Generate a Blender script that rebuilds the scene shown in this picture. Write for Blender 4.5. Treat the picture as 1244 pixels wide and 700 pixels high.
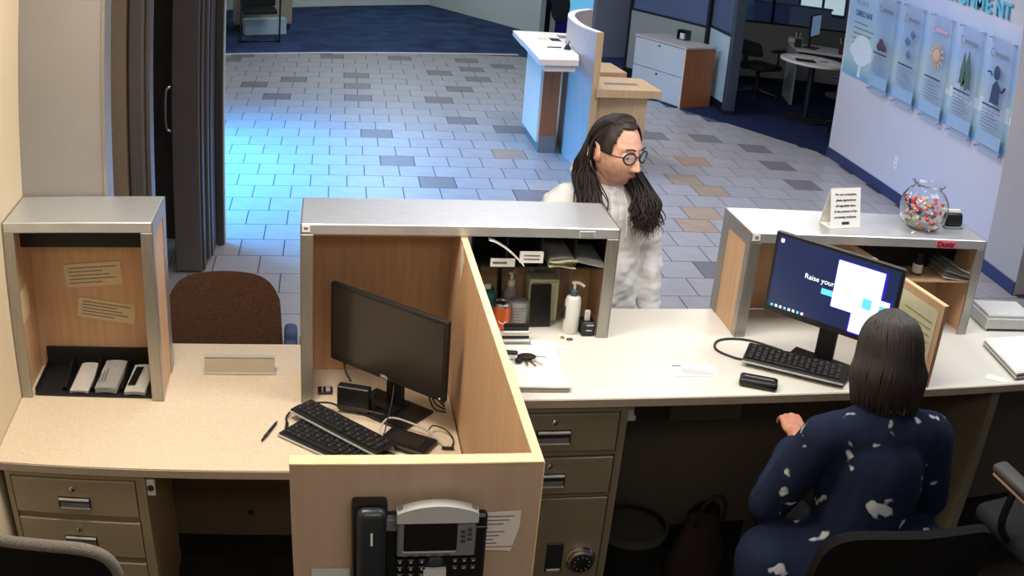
import bpy, bmesh, math, random
from mathutils import Vector, Matrix, noise
random.seed(7)
PI = math.pi
for o in list(bpy.data.objects): bpy.data.objects.remove(o)
SC = bpy.context.scene
COL = SC.collection

# ------------------------------------------------------------------ camera (wide security lens with barrel distortion)
CAMZ = 2.56
RR = ((0.98419723, -0.15904541, 0.07784843), (-0.00884841, 0.39491195, 0.91867636), (0.17685453, 0.90484756, -0.38726395))
cam = bpy.data.cameras.new('security_camera'); camo = bpy.data.objects.new('security_camera', cam)
COL.objects.link(camo); SC.camera = camo
camo.matrix_world = Matrix(((RR[0][0], RR[1][0], -RR[2][0], 0), (RR[0][1], RR[1][1], -RR[2][1], 0), (RR[0][2], RR[1][2], -RR[2][2], CAMZ), (0, 0, 0, 1)))
cam.sensor_width = 36; cam.sensor_fit = 'HORIZONTAL'; cam.clip_start = 0.05; cam.clip_end = 100
cam.lens = 34.5
cam.type = 'PANO'; cam.panorama_type = 'FISHEYE_LENS_POLYNOMIAL'; cam.fisheye_fov = 1.5
cam.fisheye_polynomial_k0 = 0
cam.fisheye_polynomial_k1 = -0.02698859069408313; cam.fisheye_polynomial_k2 = -0.00012805555276587967
cam.fisheye_polynomial_k3 = 1.4293003416817312e-05; cam.fisheye_polynomial_k4 = -5.325532317247824e-07

# ------------------------------------------------------------------ world, lights, exposure
W = bpy.data.worlds.new('world'); SC.world = W; W.use_nodes = True
W.node_tree.nodes['Background'].inputs[0].default_value = (0.45, 0.62, 1.0, 1)
W.node_tree.nodes['Background'].inputs[1].default_value = 0.25
def area(name, loc, size, power, color, rot=(0, 0, 0)):
    l = bpy.data.lights.new(name, 'AREA'); l.shape = 'RECTANGLE'; l.size, l.size_y = size; l.energy = power; l.color = color
    o = bpy.data.objects.new(name, l); COL.objects.link(o); o.location = loc; o.rotation_euler = rot
    return o
WARM = (1.0, 0.89, 0.75); NEUT = (1.0, 0.95, 0.88); COOL = (0.80, 0.90, 1.0)
area('ceiling_lamp_desk', (-0.35, 2.55, 2.83), (0.6, 0.6), 38, WARM)
area('ceiling_lamp_counter', (1.15, 2.75, 2.83), (1.2, 0.6), 30, NEUT)
area('ceiling_lamp_counter_end', (2.9, 2.9, 2.83), (1.2, 0.6), 26, (0.93, 0.95, 1.0))
area('ceiling_lamp_back', (0.4, 0.3, 2.83), (1.2, 0.6), 20, NEUT)
area('lobby_lamp', (2.9, 6.7, 2.83), (1.2, 1.2), 52, (1.0, 0.90, 0.82))
area('lobby_lamp_front', (0.9, 5.4, 2.83), (0.6, 0.6), 10, (0.95, 0.93, 1.0))
area('lobby_lamp_middle', (1.0, 9.6, 2.83), (1.2, 1.2), 32, (0.94, 0.92, 1.0))
area('lobby_lamp_desk', (2.0, 9.2, 2.83), (0.4, 0.4), 24, (1.0, 0.95, 0.92))
area('lobby_lamp_far', (0.6, 12.6, 2.83), (1.2, 1.2), 46, (0.86, 0.93, 1.0))
area('lobby_lamp_carpet', (1.0, 16.6, 2.83), (1.2, 1.2), 30, (0.82, 1.0, 0.95))
area('lobby_lamp_files', (3.2, 10.7, 2.83), (0.6, 0.6), 24, (0.80, 0.92, 1.0))
area('lobby_lamp_poster', (4.1, 7.6, 2.83), (0.4, 2.0), 12, (0.78, 0.76, 1.0))
# daylight through the glazed entrance in the left wall of the lobby
dl = area('daylight_entrance', (-2.06, 8.4, 1.35), (1.9, 2.8), 270, (0.05, 0.40, 1.0), (0, math.radians(-38), 0)); dl.data.spread = math.radians(104)
SC.view_settings.view_transform = 'Standard'; SC.view_settings.look = 'None'
SC.view_settings.exposure = 0.0; SC.view_settings.gamma = 1.0; SC.view_settings.use_curve_mapping = False

# ------------------------------------------------------------------ materials
def lin(c): return tuple((v / 255 / 12.92) if v / 255 <= 0.04045 else ((v / 255 + 0.055) / 1.055) ** 2.4 for v in c)
MATS = {}
def mat(name, rgb, rough=0.5, metal=0.0, var=None, stretch=(1, 1, 1), bump=None, spec=0.5, objrand=0.0, emit=None, alpha=None, second=None, sheen=0):
    """var=(scale, amount, detail): colour mottling towards `second`; stretch: texture scale (grain direction); bump=(scale, strength)"""
    if name in MATS: return MATS[name]
    m = bpy.data.materials.new(name); m.use_nodes = True; nt = m.node_tree; N = nt.nodes; L = nt.links
    b = N['Principled BSDF']; c = lin(rgb)
    b.inputs['Base Color'].default_value = (*c, 1); b.inputs['Roughness'].default_value = rough; b.inputs['Metallic'].default_value = metal
    b.inputs['Specular IOR Level'].default_value = spec
    if sheen: b.inputs['Sheen Weight'].default_value = sheen
    if emit:
        b.inputs['Emission Color'].default_value = (*lin(emit[0]), 1); b.inputs['Emission Strength'].default_value = emit[1]
    col = None
    if var or bump:
        tc = N.new('ShaderNodeTexCoord'); mp = N.new('ShaderNodeMapping'); mp.inputs['Scale'].default_value = stretch
        L.new(tc.outputs['Object'], mp.inputs['Vector'])
    if var:
        nz = N.new('ShaderNodeTexNoise'); nz.inputs['Scale'].default_value = var[0]; nz.inputs['Detail'].default_value = var[2] if len(var) > 2 else 4
        L.new(mp.outputs[0], nz.inputs['Vector'])
        mx = N.new('ShaderNodeMix'); mx.data_type = 'RGBA'
        s = lin(second) if second else tuple(v * (1 - var[1]) for v in c)
        mx.inputs[6].default_value = (*c, 1); mx.inputs[7].default_value = (*s, 1)
        rp = N.new('ShaderNodeValToRGB'); rp.color_ramp.elements[0].position = 0.35; rp.color_ramp.elements[1].position = 0.68
        L.new(nz.outputs[0], rp.inputs[0]); L.new(rp.outputs[0], mx.inputs[0]); col = mx.outputs[2]
    if objrand:
        oi = N.new('ShaderNodeObjectInfo'); hs = N.new('ShaderNodeHueSaturation')
        mr = N.new('ShaderNodeMapRange'); mr.inputs[3].default_value = 1 - objrand; mr.inputs[4].default_value = 1 + objrand
        L.new(oi.outputs['Random'], mr.inputs[0]); L.new(mr.outputs[0], hs.inputs['Value'])
        if col: L.new(col, hs.inputs['Color'])
        else: hs.inputs['Color'].default_value = (*c, 1)
        col = hs.outputs[0]
    if col: L.new(col, b.inputs['Base Color'])
    if bump:
        nb = N.new('ShaderNodeTexNoise'); nb.inputs['Scale'].default_value = bump[0]; nb.inputs['Detail'].default_value = 3
        L.new(mp.outputs[0], nb.inputs['Vector'])
        bp = N.new('ShaderNodeBump'); bp.inputs['Strength'].default_value = bump[1]; bp.inputs['Distance'].default_value = 0.01
        L.new(nb.outputs[0], bp.inputs['Height']); L.new(bp.outputs[0], b.inputs['Normal'])
    if alpha is not None:
        out = N['Material Output']; tr = N.new('ShaderNodeBsdfTransparent'); ms = N.new('ShaderNodeMixShader')
        ms.inputs[0].default_value = alpha; L.new(tr.outputs[0], ms.inputs[1]); L.new(b.outputs[0], ms.inputs[2]); L.new(ms.outputs[0], out.inputs['Surface'])
    MATS[name] = m; return m

M = dict(
    wall_warm=mat('warm_paint', (214, 198, 170), 0.75, var=(3, .04), bump=(220, .04)),
    wall_grey=mat('grey_paint', (140, 136, 134), 0.75, var=(3, .05), bump=(220, .04)),
    wall_white=mat('white_paint', (214, 218, 214), 0.8, var=(2, .03)),
    wall_lav=mat('pale_paint', (200, 200, 212), 0.6, var=(1.2, .04)),
    pilaster=mat('taupe_paint', (172, 168, 168), 0.75, var=(2, .05)),
    ceiling=mat('ceiling_white', (225, 225, 222), 0.9, var=(5, .03)),
    navybase=mat('navy_base', (42, 52, 100), 0.5, var=(3, .1)),
    grout=mat('grout', (84, 84, 88), 0.9, var=(30, .2)),
    tile=mat('tile_grey', (166, 163, 165), 0.34, var=(7, .12, 6), objrand=.05, bump=(25, .05)),
    tiledark=mat('tile_dark', (126, 122, 126), 0.36, var=(7, .15, 6), objrand=.06, bump=(25, .05)),
    tiletan=mat('tile_tan', (170, 148, 128), 0.36, var=(7, .15, 6), objrand=.06, bump=(25, .05)),
    carpet=mat('carpet_blue', (62, 78, 116), 0.95, var=(2.4, .35, 8), second=(42, 56, 86), bump=(180, .4), spec=.1),
    carpet2=mat('carpet_navy', (34, 44, 76), 0.95, var=(4, .3, 8), bump=(180, .4), spec=.1),
    carpetdark=mat('carpet_dark', (58, 52, 48), 0.95, var=(6, .3, 8), bump=(180, .5), spec=.1),
    lam=mat('cream_laminate', (226, 211, 188), 0.42, var=(260, .12, 2), second=(206, 188, 160)),
    lamw=mat('white_laminate', (226, 224, 216), 0.42, var=(260, .08, 2), second=(210, 206, 194)),
    edge=mat('laminate_edge', (170, 158, 140), 0.5, var=(40, .1)),
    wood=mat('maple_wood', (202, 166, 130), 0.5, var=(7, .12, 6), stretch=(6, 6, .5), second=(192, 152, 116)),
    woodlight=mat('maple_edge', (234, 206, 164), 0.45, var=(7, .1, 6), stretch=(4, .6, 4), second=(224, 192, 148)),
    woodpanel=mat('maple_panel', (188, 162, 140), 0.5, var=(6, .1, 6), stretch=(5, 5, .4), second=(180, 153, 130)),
    woodred=mat('cherry_wood', (160, 98, 60), 0.5, var=(6, .2, 6), stretch=(6, 6, .5)),
    woodpale=mat('pale_oak', (205, 172, 132), 0.5, var=(6, .15, 6), stretch=(6, 6, .5)),
    woodgrey=mat('grey_veneer', (186, 178, 176), 0.45, var=(6, .1, 6), stretch=(6, 6, .5)),
    whitetop=mat('pale_top', (232, 222, 212), 0.4, var=(20, .04)),
    steel=mat('brushed_steel', (204, 207, 208), 0.38, .6, var=(14, .14, 6), stretch=(1, 14, 1), bump=(90, .06)),
    steelv=mat('brushed_steel_post', (172, 168, 160), 0.40, .75, var=(14, .12, 6), stretch=(14, 14, 1)),
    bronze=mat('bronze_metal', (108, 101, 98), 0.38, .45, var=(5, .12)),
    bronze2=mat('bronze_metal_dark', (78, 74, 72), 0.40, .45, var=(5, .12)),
    jamb=mat('jamb_paint', (124, 108, 94), 0.55, .1, var=(4, .08)),
    chrome=mat('chrome', (210, 210, 208), 0.2, 1.0, var=(20, .04)),
    beige=mat('beige_metal', (168, 154, 128), 0.45, .15, var=(5, .05)),
    olive=mat('olive_metal', (138, 130, 108), 0.45, .15, var=(5, .05)),
    umber=mat('umber_laminate', (96, 86, 72), 0.6, var=(5, .08)),
    recess=mat('dark_recess', (44, 46, 48), 0.5, .2, var=(10, .1)),
    black=mat('black_plastic', (22, 22, 24), 0.42, var=(30, .2)),
    blackm=mat('matte_black', (14, 14, 15), 0.7, var=(30, .2)),
    darkgrey=mat('dark_grey_plastic', (62, 64, 66), 0.5, var=(30, .12)),
    grey=mat('grey_plastic', (120, 121, 120), 0.5, var=(30, .08)),
    silver=mat('silver_plastic', (196, 198, 196), 0.4, .1, var=(30, .05)),
    lcd=mat('phone_screen', (30, 26, 26), 0.18, var=(4, .1)),
    screen_off=mat('dark_screen', (42, 37, 33), 0.28, var=(3, .06)),
    key=mat('key_black', (26, 27, 30), 0.5, var=(60, .1)),
    print_=mat('grey_print', (120, 122, 128), 0.7, var=(80, .3)),
    ink=mat('ink', (40, 40, 46), 0.8, var=(60, .2)),
    white=mat('white_paper', (240, 238, 232), 0.8, var=(60, .05)),
    paper=mat('cream_paper', (216, 196, 158), 0.8, var=(60, .08)),
    paperg=mat('greenish_paper', (214, 210, 176), 0.8, var=(60, .08)),
    papergrey=mat('grey_paper', (206, 206, 204), 0.8, var=(60, .08)),
    brownfab=mat('brown_weave', (132, 98, 76), 0.9, var=(240, .45, 2), second=(84, 58, 44), bump=(260, .5), spec=.1),
    bluefab=mat('blue_grey_fabric', (70, 84, 116), 0.9, var=(150, .2), bump=(260, .3), spec=.1),
    blackfab=mat('black_mesh_fabric', (20, 19, 19), 0.85, var=(200, .3), bump=(300, .5), spec=.15),
    greyfab=mat('grey_edge_trim', (128, 122, 112), 0.8, var=(200, .35), bump=(300, .6)),
    chairdark=mat('dark_chair_fabric', (44, 46, 48), 0.9, var=(150, .2), spec=.1),
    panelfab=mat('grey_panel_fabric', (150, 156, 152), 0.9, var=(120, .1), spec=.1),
    panelblue=mat('pale_blue_panel', (176, 196, 206), 0.8, var=(120, .06), spec=.2),
    frame=mat('dark_frame', (36, 40, 46), 0.4, .4, var=(10, .1)),
    glass=mat('partition_glass', (120, 140, 190), 0.05, var=(1.5, .1), alpha=.25),
    orange=mat('orange_print', (232, 108, 52), 0.35, .2, var=(20, .06)),
    teal=mat('teal_plastic', (42, 130, 130), 0.4, var=(20, .1)),
    bluecap=mat('slate_blue_plastic', (66, 92, 112), 0.4, var=(20, .1)),
    plasticw=mat('white_plastic', (232, 232, 226), 0.35, var=(20, .04)),
    plasticg=mat('clear_grey_plastic', (178, 180, 178), 0.25, var=(30, .12), alpha=.8),
    greenbox=mat('pale_green_plastic', (198, 204, 166), 0.45, var=(20, .06)),
    brass=mat('brass', (176, 150, 96), 0.35, .9, var=(30, .15)),
    red=mat('red_tape', (228, 104, 124), 0.6, var=(30, .08)),
    redink=mat('dark_red_ink', (128, 16, 44), 0.7, var=(30, .1)),
    cable=mat('black_cable', (20, 20, 21), 0.45, var=(40, .1)),
    cablew=mat('pale_cable', (188, 184, 176), 0.5, var=(40, .1)),
    skin=mat('skin', (190, 132, 108), 0.5, var=(60, .10, 4), second=(172, 112, 92), bump=(160, .05)),
    hoodie=mat('pale_grey_fleece', (230, 231, 230), 0.95, var=(90, .06), bump=(240, .25), spec=.1, sheen=.2),
    hair=mat('dark_brown_hair', (36, 25, 22), 0.55, var=(30, .3), stretch=(8, 8, 1)),
    navyshirt=mat('navy_shirt', (28, 36, 58), 0.9, var=(14, .9, 2), bump=(200, .2), spec=.1),
    denim=mat('dark_denim', (40, 46, 62), 0.9, var=(80, .2), bump=(200, .2)),
    bagfab=mat('dark_red_brown_bag', (52, 36, 34), 0.7, var=(12, .3)),
    binplastic=mat('grey_brown_bin', (74, 70, 66), 0.55, var=(12, .1)),
)
def glassmat():
    m = bpy.data.materials.new('clear_glass'); m.use_nodes = True; b = m.node_tree.nodes['Principled BSDF']
    b.inputs['Base Color'].default_value = (.95, .97, .97, 1); b.inputs['Roughness'].default_value = .02; b.inputs['IOR'].default_value = 1.25; b.inputs['Transmission Weight'].default_value = 1
    return m
M['bowl'] = glassmat()

# ------------------------------------------------------------------ geometry helpers
class MB:
    """collects shapes in one bmesh; build() links ONE mesh object"""
    def __init__(s): s.bm = bmesh.new()
    def _xf(s, vs, mx):
        if mx is not None: bmesh.ops.transform(s.bm, matrix=mx, verts=vs)
    def box(s, x0, x1, y0, y1, z0, z1, bev=0, mx=None, seg=1):
        r = bmesh.ops.create_cube(s.bm, size=1); vs = r['verts']
        bmesh.ops.scale(s.bm, vec=(x1 - x0, y1 - y0, z1 - z0), verts=vs)
        bmesh.ops.translate(s.bm, vec=((x0 + x1) / 2, (y0 + y1) / 2, (z0 + z1) / 2), verts=vs)
        if bev:
            es = list({e for v in vs for e in v.link_edges})
            q = bmesh.ops.bevel(s.bm, geom=es, offset=bev, segments=seg, affect='EDGES', profile=.5)
            vs = list({v for f in q['faces'] for v in f.verts} | {v for v in vs if v.is_valid})
        s._xf(vs, mx); return s
    def poly(s, pts, z0, z1, mx=None):
        """extrude an XY outline from z0 to z1"""
        a = [s.bm.verts.new((x, y, z0)) for x, y in pts]; b = [s.bm.verts.new((x, y, z1)) for x, y in pts]; n = len(pts)
        try:
            s.bm.faces.new(a[::-1]); s.bm.faces.new(b)
        except ValueError: pass
        for i in range(n): s.bm.faces.new((a[i], a[(i + 1) % n], b[(i + 1) % n], b[i]))
        s._xf(a + b, mx); return s
    def lathe(s, prof, n=24, loc=(0, 0, 0), mx=None, cap=True):
        rings = []
        for r, z in prof: rings.append([s.bm.verts.new((loc[0] + r * math.cos(2 * PI * i / n), loc[1] + r * math.sin(2 * PI * i / n), loc[2] + z)) for i in range(n)])
        for a, b in zip(rings, rings[1:]):
            for i in range(n): s.bm.faces.new((a[i], a[(i + 1) % n], b[(i + 1) % n], b[i]))
        if cap: s.bm.faces.new(rings[0][::-1]); s.bm.faces.new(rings[-1])
        s._xf([v for r in rings for v in r], mx); return s
    def tube(s, pts, rad, n=8, cap=True, mx=None):
        pts = [Vector(p) for p in pts]; R = rad if isinstance(rad, (list, tuple)) else [rad] * len(pts)
        rings = []; up = Vector((0, 0, 1)); t0 = (pts[1] - pts[0]).normalized()
        if abs(t0.dot(up)) > .9: up = Vector((1, 0, 0))
        for i, p in enumerate(pts):
            t = (pts[min(i + 1, len(pts) - 1)] - pts[max(i - 1, 0)]).normalized()
            u = (up - t * up.dot(t)).normalized(); v = t.cross(u); up = u
            rings.append([s.bm.verts.new(p + (u * math.cos(2 * PI * k / n) + v * math.sin(2 * PI * k / n)) * R[i]) for k in range(n)])
        for a, b in zip(rings, rings[1:]):
            for i in range(n): s.bm.faces.new((a[i], a[(i + 1) % n], b[(i + 1) % n], b[i]))
        if cap: s.bm.faces.new(rings[0][::-1]); s.bm.faces.new(rings[-1])
        s._xf([v for r in rings for v in r], mx); return s
    def ball(s, c, r, sc=(1, 1, 1), sub=2, mx=None):
        q = bmesh.ops.create_icosphere(s.bm, subdivisions=sub, radius=r); vs = q['verts']
        bmesh.ops.scale(s.bm, vec=sc, verts=vs); bmesh.ops.translate(s.bm, vec=c, verts=vs); s._xf(vs, mx); return s
    def grid(s, fn, nu, nv, closed_u=False):
        """surface fn(u,v), u,v in 0..1"""
        g = [[s.bm.verts.new(fn(i / (nu if closed_u else nu - 1), j / (nv - 1))) for i in range(nu)] for j in range(nv)]
        for j in range(nv - 1):
            for i in range(nu if closed_u else nu - 1):
                k = (i + 1) % nu; s.bm.faces.new((g[j][i], g[j][k], g[j + 1][k], g[j + 1][i]))
        return s
    def sheet(s, fn, nu, nv, th=.0006):
        """thin sheet of real thickness following fn(u,v)->(x,y,z), z up"""
        n0 = len(s.bm.verts); s.grid(fn, nu, nv); s.bm.verts.ensure_lookup_table(); s.bm.faces.ensure_lookup_table()
        fs = [f for f in s.bm.faces if all(v.index >= n0 or v.index == -1 for v in f.verts)]
        bmesh.ops.solidify(s.bm, geom=fs, thickness=th); return s
    def build(s, name, m, parent=None, smooth=False, loc=None, rot=None):
        bmesh.ops.recalc_face_normals(s.bm, faces=s.bm.faces)
        me = bpy.data.meshes.new(name); s.bm.to_mesh(me); s.bm.free()
        if smooth is True: me.polygons.foreach_set('use_smooth', [True] * len(me.polygons))
        elif smooth: 
            me.polygons.foreach_set('use_smooth', [True] * len(me.polygons)); me.set_sharp_from_angle(angle=math.radians(smooth))
        return mkobj(name, me, m, parent, loc, rot)
def mkobj(name, me, m, parent=None, loc=None, rot=None):
    if m is not None: me.materials.clear(); me.materials.append(M[m] if isinstance(m, str) else m)
    o = bpy.data.objects.new(name, me); COL.objects.link(o)
    if parent: o.parent = parent
    if loc: o.location = loc
    if rot: o.rotation_euler = rot
    return o
def tag(o, label, cat, group=None):
    o['label'] = label; o['category'] = cat
    if group: o['group'] = group
    return o
def thing(name, label, cat, loc=(0, 0, 0), rz=0, group=None):
    o = bpy.data.objects.new(name, None); COL.objects.link(o); o.location = loc; o.rotation_euler = (0, 0, rz); o.empty_display_size = .1
    return tag(o, label, cat, group)
def struct(o, label=None):
    o['kind'] = 'structure'
    if label: o['label'] = label
    return o
def text(body, size, m, parent, loc, rot, name='lettering', ext=.0004, align='LEFT', sx=1.0, bold=0):
    cu = bpy.data.curves.new('t', 'FONT'); cu.body = body; cu.size = size; cu.extrude = ext; cu.align_x = align; cu.offset = bold
    to = bpy.data.objects.new('t', cu); COL.objects.link(to)
    me = bpy.data.meshes.new_from_object(to.evaluated_get(bpy.context.evaluated_depsgraph_get()))
    bpy.data.objects.remove(to); bpy.data.curves.remove(cu)
    o = mkobj(name, me, m, parent, loc, rot); o.scale = (sx, 1, 1); return o
def cr(pts, n=8):
    """Catmull-Rom through pts"""
    P = [Vector(p) for p in pts]; P = [P[0] * 2 - P[1]] + P + [P[-1] * 2 - P[-2]]; out = []
    for i in range(1, len(P) - 2):
        for k in range(n):
            t = k / n; a, b, c, d = P[i - 1], P[i], P[i + 1], P[i + 2]
            out.append(.5 * ((2 * b) + (c - a) * t + (2 * a - 5 * b + 4 * c - d) * t * t + (3 * b - a - 3 * c + d) * t ** 3))
    out.append(P[-2]); return out
def rz(a, loc=(0, 0, 0)): return Matrix.Translation(loc) @ Matrix.Rotation(a, 4, 'Z')

Z1, Z2, ZT = .76, 1.0156, 1.421       # low desk, high counter, hutch top
YD, YF, YB = 2.74, 3.171, 3.445       # desk front edge, hutch front, hutch back

# ================================================================== THE SETTING
H = 2.86
def sbox(name, m, *a, parent=None, bev=0):
    o = MB().box(*a, bev=bev).build(name, m, parent)
    if not parent: struct(o)
    return o
def wall_seg(name, m, p, q, z0, z1, th=.1, parent=None):
    """straight wall whose visible face runs p->q (room on the left of p->q), thickness behind it"""
    p, q = Vector(p), Vector(q); d = (q - p); n = Vector((d.y, -d.x)).normalized() * th
    o = MB().poly([p, q, q + n, p + n], z0, z1).build(name, m, parent)
    if not parent: struct(o)
    return o
# teller side
sbox('floor', 'carpetdark', -1.3, 6.0, -1.6, 3.34, -.06, 0)['label'] = 'dark carpet behind the teller counters'
sbox('wall_left', 'wall_warm', -1.235, -1.125, -1.6, 3.55, 0, H)
w = sbox('wall_left_return', 'wall_grey', -1.125, -.800, 3.456, 3.55, 0, H)
sbox('trim_1', 'steelv', -.800, -.788, 3.448, 3.556, 0, H)
sbox('wall_rear', 'wall_warm', -1.3, 6.0, -1.7, -1.6, 0, H)
sbox('ceiling', 'ceiling', -3.4, 9.5, -1.7, 21, H, H + .08)
# strong room beside the desk: jamb, dark inner wall
t = MB().box(-1.25, -.866, 4.20, 4.30, 0, H).build('trim_2', 'jamb'); struct(t, 'tan painted door jamb of the strong room')
for zz in (1.99, 1.47): MB().box(-.945, -.925, 4.192, 4.204, zz - .018, zz + .018, bev=.002).build('strike_plate', 'chrome', t)
t = MB().box(-.860, -.790, 4.22, 4.34, 0, H, bev=.012, seg=3).box(-.790, -.768, 4.24, 4.34, 0, H, bev=.006).build('trim_3', 'bronze'); struct(t)
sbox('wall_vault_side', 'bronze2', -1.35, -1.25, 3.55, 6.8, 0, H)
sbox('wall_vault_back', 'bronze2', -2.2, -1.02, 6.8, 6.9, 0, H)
# lobby
sbox('wall_right', 'wall_lav', 5.15, 5.25, 6.425, 9.62, 0, H)
MB().box(5.133, 5.15, 6.42, 9.62, 0, .105, bev=.003).build('baseboard_right', 'navybase')['kind'] = 'structure'
MB().box(5.07, 5.25, 5.93, 6.425, 0, H, bev=.004).build('wall_right_pilaster', 'pilaster')['kind'] = 'structure'
MB().box(5.054, 5.07, 5.925, 6.43, 0, .105, bev=.003).build('baseboard_right_pilaster', 'navybase')['kind'] = 'structure'
sbox('wall_right_near', 'pilaster', 5.55, 5.65, 2.5, 5.93, 0, H)
wall_seg('wall_back', 'wall_white', (-3.4, 17.65), (1.795, 19.425), 0, H)['label'] = 'pale far wall of the lobby'
MB().poly([(-3.4, 17.65), (1.795, 19.425), (1.80, 19.41), (-3.4, 17.63)], 0, .09).build('baseboard_back', 'whitetop')['kind'] = 'structure'
wall_seg('wall_back_right', 'wall_white', (1.795, 19.425), (3.36, 16.35), 0, H)
# glazed door in the far corner
d = thing('door_1', 'glazed entrance door in the far corner', 'door', (3.40, 16.55, 0), math.radians(12)); del d['category']; struct(d)
MB().box(0, .07, -.05, .05, 0, H).build('door_frame', 'frame', d); MB().box(.07, .17, -.04, .04, 0, H).build('jamb', 'wall_white', d)
MB().box(.17, .86, -.02, .02, .28, 2.3).build('pane', mat('day_glass', (90, 180, 235), .1, var=(2, .2), emit=((120, 200, 245), .7)), d)
MB().box(.17, .86, -.03, .03, 0, .28).build('kick_panel', mat('blue_kick_panel', (40, 46, 150), .5, var=(3, .1)), d)
MB().box(.86, .93, -.05, .05, 0, H).build('door_frame', 'silver', d)
pl = MB().lathe([(.001, .02), (.16, .018), (.17, 0), (.17, -.02)], 20, mx=Matrix.Rotation(PI / 2, 4, 'X') @ Matrix.Scale(1.6, 4, (0, 1, 0))).build('oval_plaque', 'darkgrey', d, smooth=40); pl.location = (.24, -.05, .45)
wall_seg('wall_back_grey', mat('slate_paint', (134, 140, 158), .8, var=(2, .05)), (3.70, 14.62), (5.2, 14.95), 0, H)
MB().poly([(3.70, 14.62), (5.2, 14.95), (5.203, 14.935), (3.703, 14.605)], 0, .13).build('baseboard_back_grey', 'navybase')['kind'] = 'structure'
# left lobby wall with the glazed entrance the daylight comes through
sbox('wall_lobby_left', 'wall_white', -2.2, -2.1, 10.4, 18.4, 0, H)
sbox('wall_lobby_left_lintel', 'wall_white', -2.2, -2.1, 6.9, 10.4, 2.55, H)
wd = MB().box(-2.20, -2.14, 6.92, 6.98, 0, 2.49).build('window_1', 'frame'); struct(wd, 'glazed street entrance of the lobby')
for a, b in ((10.34, 10.40), (8.05, 8.11), (9.20, 9.26)): MB().box(-2.20, -2.14, a, b, 0, 2.49).build('frame_post', 'frame', wd)
MB().box(-2.20, -2.14, 6.92, 10.40, 2.49, 2.55).build('frame_head', 'frame', wd)
for a, b in ((6.98, 8.05), (8.11, 9.20), (9.26, 10.34)): MB().box(-2.175, -2.165, a, b, 0.0, 2.49).build('pane', 'glass', wd)
sbox('wall_far_right', 'wall_white', 9.4, 9.5, 6.0, 21, 0, H)
sbox('wall_cubicle_back', 'wall_lav', 5.25, 9.5, 9.52, 9.62, 0, H)
# far wall behind the cubicle with a daylit window
sbox('wall_back_office', 'wall_lav', 5.2, 9.5, 17.0, 17.1, 0, H)
w2 = MB().box(8.05, 9.05, 16.985, 17.0, .66, 1.80).build('window_2', 'frame'); struct(w2, 'bright daylit window on the far office wall')
for a in (8.10, 8.58): MB().box(a, a + .42, 16.978, 16.986, .72, 1.74).build('pane', mat('daylit_pane', (200, 226, 235), .2, var=(2, .1), emit=((205, 232, 240), 1.1)), w2)
# carpets
A, B_, Cc = (3.60, 12.25), (4.054, 11.398), (5.19, 9.60)
c1 = MB().poly([(-3.3, 13.57), (2.599, 14.391), (3.08, 13.3), (5.0, 14.3), (5.2, 20.6), (-3.3, 20.6)], -.02, .004).build('floor', 'carpet'); struct(c1, 'blue carpet at the far end of the lobby')
MB().poly([(-3.3, 13.53), (2.62, 14.355), (2.60, 14.40), (-3.3, 13.575)], -.02, .006).build('trim_4', 'whitetop')['kind'] = 'structure'
c2 = MB().poly([(3.08, 13.3), A, B_, Cc, (9.4, 9.60), (9.4, 20.6), (5.2, 20.6), (5.0, 14.3)], -.02, .0045).build('floor', 'carpet2'); struct(c2, 'navy carpet under the office cubicle')
# tiled floor: slab of grout, tiles are laid at the end of the script (children of this floor)
FLOOR = MB().box(-3.4, 9.5, 3.34, 20.8, -.06, -.005).build('floor', 'grout'); struct(FLOOR, 'tiled lobby floor laid in a running bond')

# ------------------------------------------------------------------ strong-room door standing open
v = thing('strong_room_door', 'heavy dark bronze metal door standing open beside the blue tiles', 'door', (0, 0, 0))
MB().box(-.980, -.806, 6.172, 6.74, .012, 2.6, bev=.008, seg=2).build('door_slab', 'bronze', v)
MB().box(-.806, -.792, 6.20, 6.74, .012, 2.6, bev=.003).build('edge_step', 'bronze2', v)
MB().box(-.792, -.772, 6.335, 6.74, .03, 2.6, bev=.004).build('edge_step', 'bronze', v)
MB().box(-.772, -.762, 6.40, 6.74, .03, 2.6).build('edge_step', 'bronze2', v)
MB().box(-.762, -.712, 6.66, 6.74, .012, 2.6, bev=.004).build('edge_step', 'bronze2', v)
MB().box(-.712, -.704, 6.68, 6.735, .012, 2.6).build('edge_strip', 'silver', v)
hnd = MB().tube(cr([(-.985, 6.20, 1.215), (-1.016, 6.19, 1.19), (-1.022, 6.19, 1.075), (-1.016, 6.19, .955), (-.985, 6.20, .93)], 5), .012, 8).build('pull_handle', 'chrome', v, smooth=True)

# ================================================================== DESKS, COUNTERS
d = thing('low_desk', 'low cream laminate desk with a nameplate and a keyboard on it', 'desk', (0, 0, 0))
MB().poly([(-1.122, YD), (.434, YD), (.434, 3.630), (-.782, 3.630), (-.782, 3.446), (-1.122, 3.446)], Z1 - .032, Z1).build('worktop', 'lam', d)
MB().box(-1.122, .434, YD - .003, YD + .004, Z1 - .031, Z1 - .004).build('front_edge', 'edge', d)
MB().box(-1.12, .434, 3.30, 3.325, .09, Z1 - .032).build('modesty_panel', 'umber', d)
MB().box(-1.12, .434, 3.27, 3.325, 0, .09).build('toe_kick', 'blackm', d)
MB().lathe([(.012, 0), (.012, .004)], 16, mx=Matrix.Translation((-.30, 3.30, .20)) @ Matrix.Rotation(PI / 2, 4, 'X')).build('cable_grommet', 'recess', d)
d = thing('teller_counter', 'tall pale laminate counter between the steel hutches, cheque slip on it', 'counter', (0, 0, 0))
MB().box(.463, 3.60, YD, 3.425, Z2 - .032, Z2, bev=.004, seg=2).build('worktop', 'lamw', d)
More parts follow.
